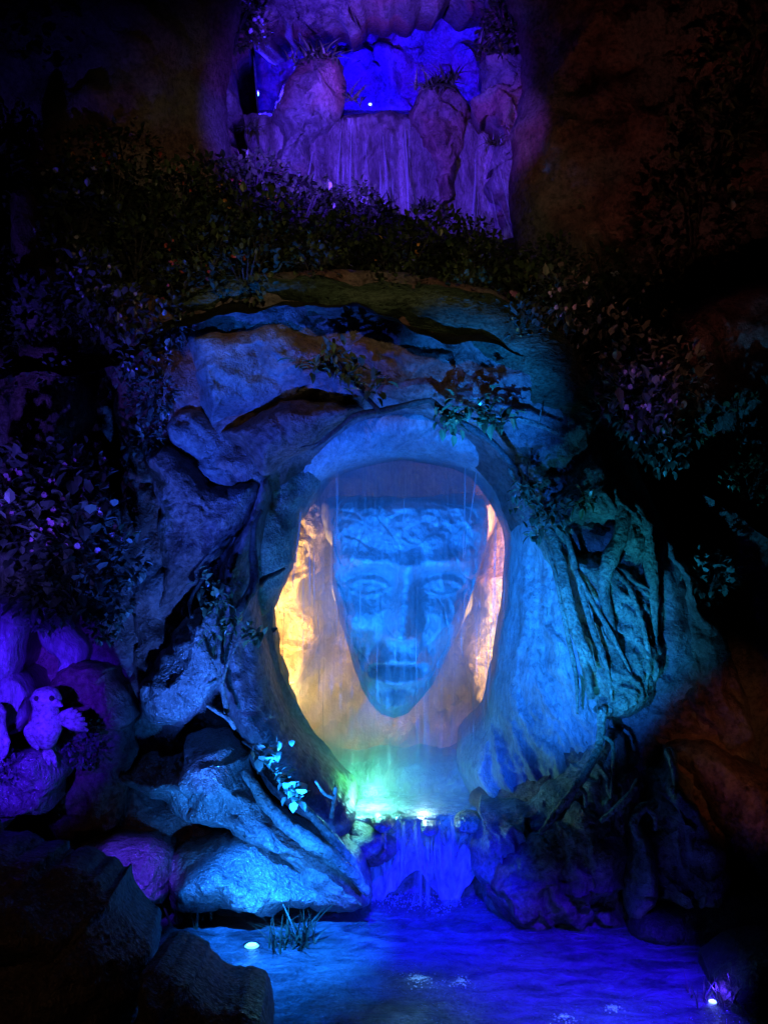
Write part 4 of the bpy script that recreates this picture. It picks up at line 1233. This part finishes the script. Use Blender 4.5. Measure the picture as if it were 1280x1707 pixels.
# planted bank: rows of shrubs from the arch up to the high grotto
rows = [(0.80, 15, .36), (0.62, 14, .40), (0.44, 14, .40), (0.26, 13, .38), (0.06, 12, .34)]
BANK = []
FL_WORD = {None: 'leafy shrub', 'orange': 'orange blossomed shrub', 'red': 'red blossomed shrub', 'lilac': 'lilac blossomed shrub', 'pink': 'pink blossomed shrub'}
for ri, (t, n, r) in enumerate(rows):
    for k in range(n):
        px = -60 + (1440 * (k + 0.5 * (ri % 2)) / n) + random.uniform(-22, 22)
        fl = random.choices([None, 'orange', 'red', 'lilac', 'pink'], [9, 1.5, 1, 1.2, .4])[0]
        if 400 < px < 1000 and fl == 'lilac':
            fl = 'orange'
        tt = t + random.uniform(-.06, .06)
        rr = r * random.uniform(.8, 1.15)
        p = SURF(px, tt) + Vector((0, -.1, .18))
        side = 'left' if px < 330 else ('middle' if px < 850 else 'right')
        tier = ['top', 'upper part', 'middle', 'lower part', 'foot'][ri]
        lab = 'dark %s on %s of the bank, %s side' % (FL_WORD[fl], tier, side) if side != 'middle' else 'dark %s on %s of the bank above the arch' % (FL_WORD[fl], tier)
        BANK.append((px, shrub(p, rr, lab, fl)))

ORD = ['leftmost', 'second from left', 'third from left', 'fourth from left', 'fifth from left', 'sixth from left', 'seventh from left', 'eighth from left']
for lab in sorted({o['label'] for _, o in BANK}):
    same = sorted([(x, o) for x, o in BANK if o['label'] == lab], key=lambda q: q[0])
    for k, (x, o) in enumerate(same):
        o['group'] = 'shrubs on the planted bank'
        if len(same) > 1:
            o['label'] = lab.replace(' on ', ', %s on ' % ORD[k], 1)

# hanging creepers: left fall, right fall of lilac flowers
for k, (px, py, Y, r, fl) in enumerate([(200, 520, 9.5, .26, 'lilac'), (235, 590, 9.45, .24, 'lilac'), (250, 660, 9.4, .2, None), (245, 735, 9.5, .17, None), (150, 470, 9.6, .26, 'lilac'), (120, 500, 9.7, .2, None), (280, 540, 9.5, .2, None)]):
    shrub(at(px, py, Y), r, ['lilac flowered creeper at the top of the left fall', 'lilac flowered creeper halfway down the left fall', 'dark creeper clump low on the left fall', 'small dark creeper clump hanging beside the violet slab',
                            'lilac flowered creeper under the left of the bank', 'dark creeper clump near the blue violet rock face', 'dark creeper clump beside the mossy brow'][k], fl, None, 'creeper', 'creeper', 1.2)
for k, (px, py, Y, r, fl) in enumerate([(1050, 600, 9.4, .3, 'lilac'), (1060, 660, 9.3, .3, 'lilac'), (1075, 710, 9.4, .22, 'lilac'), (1000, 560, 9.6, .3, None), (1120, 620, 9.6, .3, None), (1110, 740, 9.6, .22, None), (940, 500, 9.7, .26, 'lilac'), (870, 540, 9.5, .2, 'orange')]):
    shrub(at(px, py, Y), r, ['violet lit creeper at the top of the right fall', 'violet lit creeper thick with lilac flowers on the right', 'violet lit creeper at the tip of the right fall', 'dark creeper clump right of the mossy brow',
                            'dark creeper clump behind the right lilac flowers', 'dark creeper clump below the right lilac flowers', 'small lilac flowered creeper under the right of the bank', 'orange flowered creeper dangling over the mossy brow'][k], fl, None, 'creeper', 'creeper', 1.25)
# flowering bush at the left
for k, (px, py, Y, r, fl) in enumerate([(60, 800, 8.9, .36, 'pink'), (120, 790, 9.0, .3, 'pink'), (40, 880, 8.8, .36, 'pink'), (120, 880, 8.8, .38, 'pink'), (180, 930, 8.9, .3, None), (120, 970, 8.7, .34, None), (60, 985, 8.7, .24, None), (185, 1000, 8.8, .2, None)]):
    shrub(at(px, py, Y), r, ['pink flowered bush at the upper left of the left clump', 'pink flowered bush topping the left clump', 'pink flowered bush at the left picture edge', 'pink flowered bush in the middle of the left clump',
                            'green bush at the right of the left clump', 'green bush low in the left clump', 'small green bush above the bright violet rock', 'small green bush hanging at the lower right of the left clump'][k], fl, None, 'bush', 'bush')
for k, (px, py, Y, r) in enumerate([(75, 1030, 8.75, .14), (175, 1045, 8.8, .15), (15, 1280, 8.35, .13), (140, 1250, 8.8, .15), (95, 622, 9.6, .2), (10, 640, 9.6, .2), (1180, 960, 9.7, .25), (150, 1205, 8.95, .12)]):
    shrub(at(px, py, Y), r, ['small leafy plant on the pointed violet stone', 'small leafy plant below the left bush', 'tiny plant under the partly seen stone bird', 'dark little plant right of the stone birds', 'dark plant on the streaked reddish rock',
                            'dark plant at the far left edge', 'dark plant on the right root flank', 'tiny violet lit plant beside the stone bird'][k], None, None, 'plant', 'plant')
# plants by the high grotto
for k, (px, py, Y, r, fl) in enumerate([(392, 40, 13.3, .38, 'lilac'), (370, 0, 13.3, .36, None), (880, 40, 13.2, .5, None), (960, 30, 13.0, .6, None), (840, 20, 13.4, .35, None), (1060, 60, 12.6, .7, None), (1180, 250, 12.0, .6, None), (1150, 380, 11.8, .6, None), (960, 330, 12.6, .45, None), (60, 60, 12.0, .7, 'red'), (120, 120, 12.0, .4, 'orange'), (1240, 120, 12.0, .7, None)]):
    shrub(at(px, py, Y), r, ['lilac creeper hanging down the left grotto pillar', 'dark shrub on top of the left grotto pillar', 'dark shrub on top of the right grotto pillar', 'dark shrub at the top centre right of the cliff', 'dark shrub hanging at the grotto roof corner',
                            'large dark shrub high on the rust cliff', 'large dark shrub on the right cliff edge', 'large dark shrub below the right cliff edge', 'dark upright shrub on the rust cliff', 'red flowered dark shrub at the top left corner', 'orange flowered dark shrub below the top left corner', 'large dark shrub at the top right corner'][k], fl)


def blade_mesh(name, mat, w=.05, bend=.4, n=6):
    V, F = [], []
    for k in range(n + 1):
        t = k / n
        ww = w * (1 - t) ** .7 + .002
        y = bend * t * t
        V += [(-ww, y, t), (0, y + ww * .5, t), (ww, y, t)]
    for k in range(n):
        a = k * 3
        F += [(a, a + 1, a + 4, a + 3), (a + 1, a + 2, a + 5, a + 4)]
    return raw_mesh(name, V, F, mat)


BLADES = [blade_mesh('blade', M['grass'], .035, b) for b in (.15, .4, .75)]
SPIKY = [blade_mesh('leaf', M['grass'], .09, b) for b in (.3, .6, .9)]


def tuft(loc, n, h, spread, label, name='reed_tuft', cat='reeds', meshes=BLADES, up=.75, group=None):
    r = empty(name, loc, label, cat, group)
    for k in range(n):
        o = bpy.data.objects.new('blade' if meshes is BLADES else 'leaf', random.choice(meshes))
        COL.objects.link(o)
        o.parent = r
        o.location = (random.gauss(0, spread), random.gauss(0, spread), 0)
        a = random.uniform(0, 6.28)
        o.rotation_euler = (-random.uniform(0, up), 0, a)
        s = h * random.uniform(.55, 1.1)
        o.scale = (s, s, s)
    return r


def pond_at(px, py):
    Y = CAMZ * FPX / (py - CY)
    return at(px, py, Y)


tuft(pond_at(500, 1576), 38, .36, .06, 'dark reed tuft standing in the pond right of the bright lamp')
tuft(pond_at(458, 1582), 14, .32, .05, 'thin reed tuft in the pond beside the bright lamp')
tuft(pond_at(318, 1535), 40, .40, .09, 'reed tuft at the left pond edge before the flat boulder')
tuft(pond_at(1215, 1672), 26, .30, .07, 'reed tuft beside the small lamp at the right pond edge')
tuft(pond_at(1165, 1668), 12, .2, .05, 'small reed tuft left of the right pond lamp')
for k, (px, py, Y, h) in enumerate([(520, 96, 13.75, .4), (545, 92, 13.7, .35), (500, 100, 13.75, .3), (730, 142, 13.8, .45), (712, 145, 13.85, .35), (752, 140, 13.8, .4), (588, 165, 14.3, .35), (815, 90, 13.4, .5), (826, 240, 13.5, .3), (700, 350, 13.0, .4), (560, 340, 13.0, .35), (640, 350, 13.0, .35), (420, 215, 13.4, .3)]):
    tuft(at(px, py, Y), 22, h * .7, .07, ['spiky plant on top of the left grotto boulder', 'spiky plant at the right of the left grotto boulder', 'spiky plant at the left of the left grotto boulder', 'spiky plant on top of the right grotto boulder', 'spiky plant at the left of the right grotto boulder',
         'spiky plant at the right of the right grotto boulder', 'small spiky plant between the two grotto boulders', 'spiky plant hanging on the right grotto pillar', 'spiky plant at the head of the slim bright fall', 'spiky plant below the right grotto boulder', 'spiky plant below the left grotto boulder', 'spiky plant at the foot of the wide purple fall', 'small spiky plant at the foot of the left pillar'][k], 'spiky_plant', 'plant', SPIKY, 1.3)

# ------------------------------------------------------------------ lamps, bubbles, birds
def lamp_fixture(loc, r, mat, label, facing=(0, -0.6, 0.8)):
    root = empty('lamp', loc, label, 'lamp')
    q = Vector(facing).to_track_quat('Z', 'Y').to_matrix()
    def ring(rr, z, n=20):
        return [np.array(loc) + np.array(q @ Vector((rr * math.cos(2 * math.pi * k / n), rr * math.sin(2 * math.pi * k / n), z))) for k in range(n)]
    def lathe(prof, name, m):
        V, F = [], []
        for rr, z in prof: V += ring(rr, z)
        for j in range(len(prof) - 1):
            for k in range(20):
                F.append((j * 20 + k, j * 20 + (k + 1) % 20, (j + 1) * 20 + (k + 1) % 20, (j + 1) * 20 + k))
        F.append(tuple((len(prof) - 1) * 20 + k for k in range(20)))
        return mesh_obj(name, V, F, m, root)
    lathe([(r * .7, -r * 1.2), (r * 1.05, -r * .8), (r * 1.15, 0), (r * 1.15, r * .12), (r * .98, r * .12), (r * .98, -.1 * r)], 'housing', M['housing'])
    lathe([(r * .95, -.05 * r), (r * .8, r * .1), (r * .5, r * .2), (r * .15, r * .24)], 'lens', mat)
    return root


lamp_fixture(pond_at(420, 1576) + Vector((0, 0, -.005)), .06, M['lens_cyan'], 'bright cyan underwater lamp beside the reeds', (0, -.1, 1))
lamp_fixture(pond_at(1187, 1670) + Vector((0, 0, .0)), .03, M['lens_blue'], 'small lit lamp at the right pond edge', (0, -.3, 1))
lamp_fixture(at(425, 157, 15.3), .06, M['lens_cyan'], 'bright lamp at the left of the high grotto', (0, -1, .2))
lamp_fixture(at(617, 174, 15.2), .025, M['lens_blue'], 'tiny lit lamp at the middle of the high grotto pool', (0, -1, .2))


def bubbler(px, py, r, n, label, watts=0, colour=(0.15, 0.45, 1.0)):
    c = pond_at(px, py)
    root = empty('bubbling_spring', c, label, 'bubbles')
    parts = []
    for k in range(n):
        a, d = random.uniform(0, 6.28), min(abs(random.gauss(0, r * .6)), r * 1.6)
        s = random.uniform(.002, .007)
        z = .02 * math.exp(-(d / r) ** 2)
        V, F = [], []
        for i in range(4):
            for j in range(8):
                ph = i / 3 * 1.5
                V.append((c.x + d * math.cos(a) + s * math.cos(ph) * math.cos(j * math.pi / 4), c.y + d * math.sin(a) + s * math.cos(ph) * math.sin(j * math.pi / 4), c.z + z + s * math.sin(ph)))
        for i in range(3):
            for j in range(8):
                F.append((i * 8 + j, i * 8 + (j + 1) % 8, (i + 1) * 8 + (j + 1) % 8, (i + 1) * 8 + j))
        parts.append((np.array(V), F))
    o = mesh_obj('bubble_mass', *merge(parts), M['bubble'], root)
    o['kind'] = 'stuff'
    if watts:
        point('light_spring', c + Vector((0, 0.02, -0.09)), watts, colour, 0.03)
        point('light_spring', c + Vector((0, -0.05, 0.22)), watts * 0.5, colour, 0.03)  # added fill in the air above the bubbles, no lamp there
    return root


bubbler(698, 1636, .11, 170, 'brightest bubbling spring in the middle of the pond', 3.0)
bubbler(768, 1640, .09, 100, 'bubbling spring right of the brightest one', 1.2)
bubbler(1021, 1684, .07, 90, 'bubbling spring towards the right of the pond', 1.5)
bubbler(942, 1700, .07, 90, 'bubbling spring at the lower picture edge', 1.5)
bubbler(728, 1523, .11, 60, 'pinkish churn of bubbles under the cascade')


def bird(loc, s, flip, label):
    """a plump stone bird, wings half open, head turned to the side"""
    root = empty('bird_statue', loc, label, 'statue')
    L = np.array(loc)
    f = -1 if flip else 1
    pt = lambda x, y, z: L + s * np.array((f * x, y, z))
    v, ff = tube_geo([pt(-.05, .25, .0), pt(-.02, .08, .18), pt(0, -.02, .42), pt(.0, -.04, .62), pt(.01, -.06, .82), pt(.02, -.07, 1.02), pt(.02, -.06, 1.18), pt(.02, -.06, 1.24)],
                     [s * .05, s * .2, s * .3, s * .26, s * .24, s * .30, s * .2, s * .02], 22, .02, 7, 2)
    mesh_obj('body', v, ff, M['statue'], root)
    v, ff = tube_geo([pt(.2, -.2, .96), pt(.32, -.26, .93), pt(.40, -.29, .90)], [s * .10, s * .06, s * .008], 10, .03, 4, 1)
    mesh_obj('beak', v, ff, M['statue'], root)
    for ex in (-.08, .19):
        v, ff = tube_geo([pt(ex, -.30 if ex > 0 else -.33, 1.05), pt(ex + .005, -.345 if ex > 0 else -.37, 1.05)], [s * .055, s * .03], 12, 0, 2, 1)
        mesh_obj('eye', v, ff, M['twig'], root)
    for side in (-1, 1):
        w = empty('wing', root.location, None, None)
        w.parent = root
        w.location = (0, 0, 0)
        for k in range(6):
            a = -0.35 + .2 * k if side > 0 else -1.75 + .12 * k
            ln = .62 - .045 * k if side > 0 else .58 - .04 * k
            b0 = (side * .2, .02, .6)
            c0 = (side * (.24 + ln * .5 * math.cos(a) * (1 if side > 0 else .6)), -.06 - .02 * k, .6 + ln * .5 * math.sin(a))
            e0 = (side * (.22 + ln * math.cos(a) * (1 if side > 0 else .6)), -.02 - .02 * k, .6 + ln * math.sin(a))
            v, ff = tube_geo([pt(*b0), pt(*c0), pt(*e0)], [s * .06, s * .1, s * .03], 8, .04, 5, k)
            mesh_obj('feather', v, ff, M['statue'], w)
    for k in range(3):
        v, ff = tube_geo([pt(-.03, .15, .05), pt(-.1 + .08 * k, .2, -.15), pt(-.16 + .14 * k, .22, -.34)], [s * .05, s * .07, s * .03], 8, .04, 5, k)
        mesh_obj('tail_feather', v, ff, M['statue'], root)
    return root


bird(at(78, 1252, 8.35), .40, False, 'violet lit stone bird with its wings half open')
bird(at(-8, 1268, 8.3), .36, True, 'partly seen violet stone bird at the left picture edge')

# ------------------------------------------------------------------ mist inside the arch
mm, nt, b = nodes_of('cave_mist')
nt.nodes.remove(b)
pv = N(nt, 'ShaderNodeVolumePrincipled')
pv.inputs['Color'].default_value = (0.9, 0.94, 1.0, 1)
tcm = N(nt, 'ShaderNodeTexCoord')
sp = N(nt, 'ShaderNodeSeparateXYZ')
nt.links.new(tcm.outputs['Object'], sp.inputs[0])
mr = N(nt, 'ShaderNodeMapRange')
mr.interpolation_type = 'SMOOTHSTEP'
mr.inputs['From Min'].default_value = 0.55
mr.inputs['From Max'].default_value = 1.75
mr.inputs['To Min'].default_value = 0.5
mr.inputs['To Max'].default_value = 0.23
nt.links.new(sp.outputs['Z'], mr.inputs['Value'])
nm = N(nt, 'ShaderNodeTexNoise')
nm.inputs['Scale'].default_value = 1.6
nm.inputs['Detail'].default_value = 2
nt.links.new(tcm.outputs['Object'], nm.inputs['Vector'])
rm = ramp(nt, nm.outputs['Fac'], [(0.35, (0.4,) * 3), (0.65, (1.4,) * 3)])
mu_ = N(nt, 'ShaderNodeMath', operation='MULTIPLY')
nt.links.new(mr.outputs[0], mu_.inputs[0])
nt.links.new(rm.outputs[0], mu_.inputs[1])
nt.links.new(mu_.outputs[0], pv.inputs['Density'])
pv.inputs['Anisotropy'].default_value = 0.0
nt.links.new(pv.outputs[0], nt.nodes['Material Output'].inputs['Volume'])
vs, fs = [], []
lo_, hi_ = at(330, 1420, 10.4), at(980, 640, 13.6)
x0, x1, z0, z1 = -1.75, 1.85, 0.3, 4.6
V = [(x, y, z) for z in (z0, z1) for y in (9.95, 12.6) for x in (x0, x1)]
Fm = [(0, 2, 3, 1), (4, 5, 7, 6), (0, 1, 5, 4), (1, 3, 7, 5), (3, 2, 6, 7), (2, 0, 4, 6)]
mist = mesh_obj('mist', V, Fm, mm, None, False)
tag(mist, 'blue lit mist hanging inside the arch', 'mist', kind='stuff')
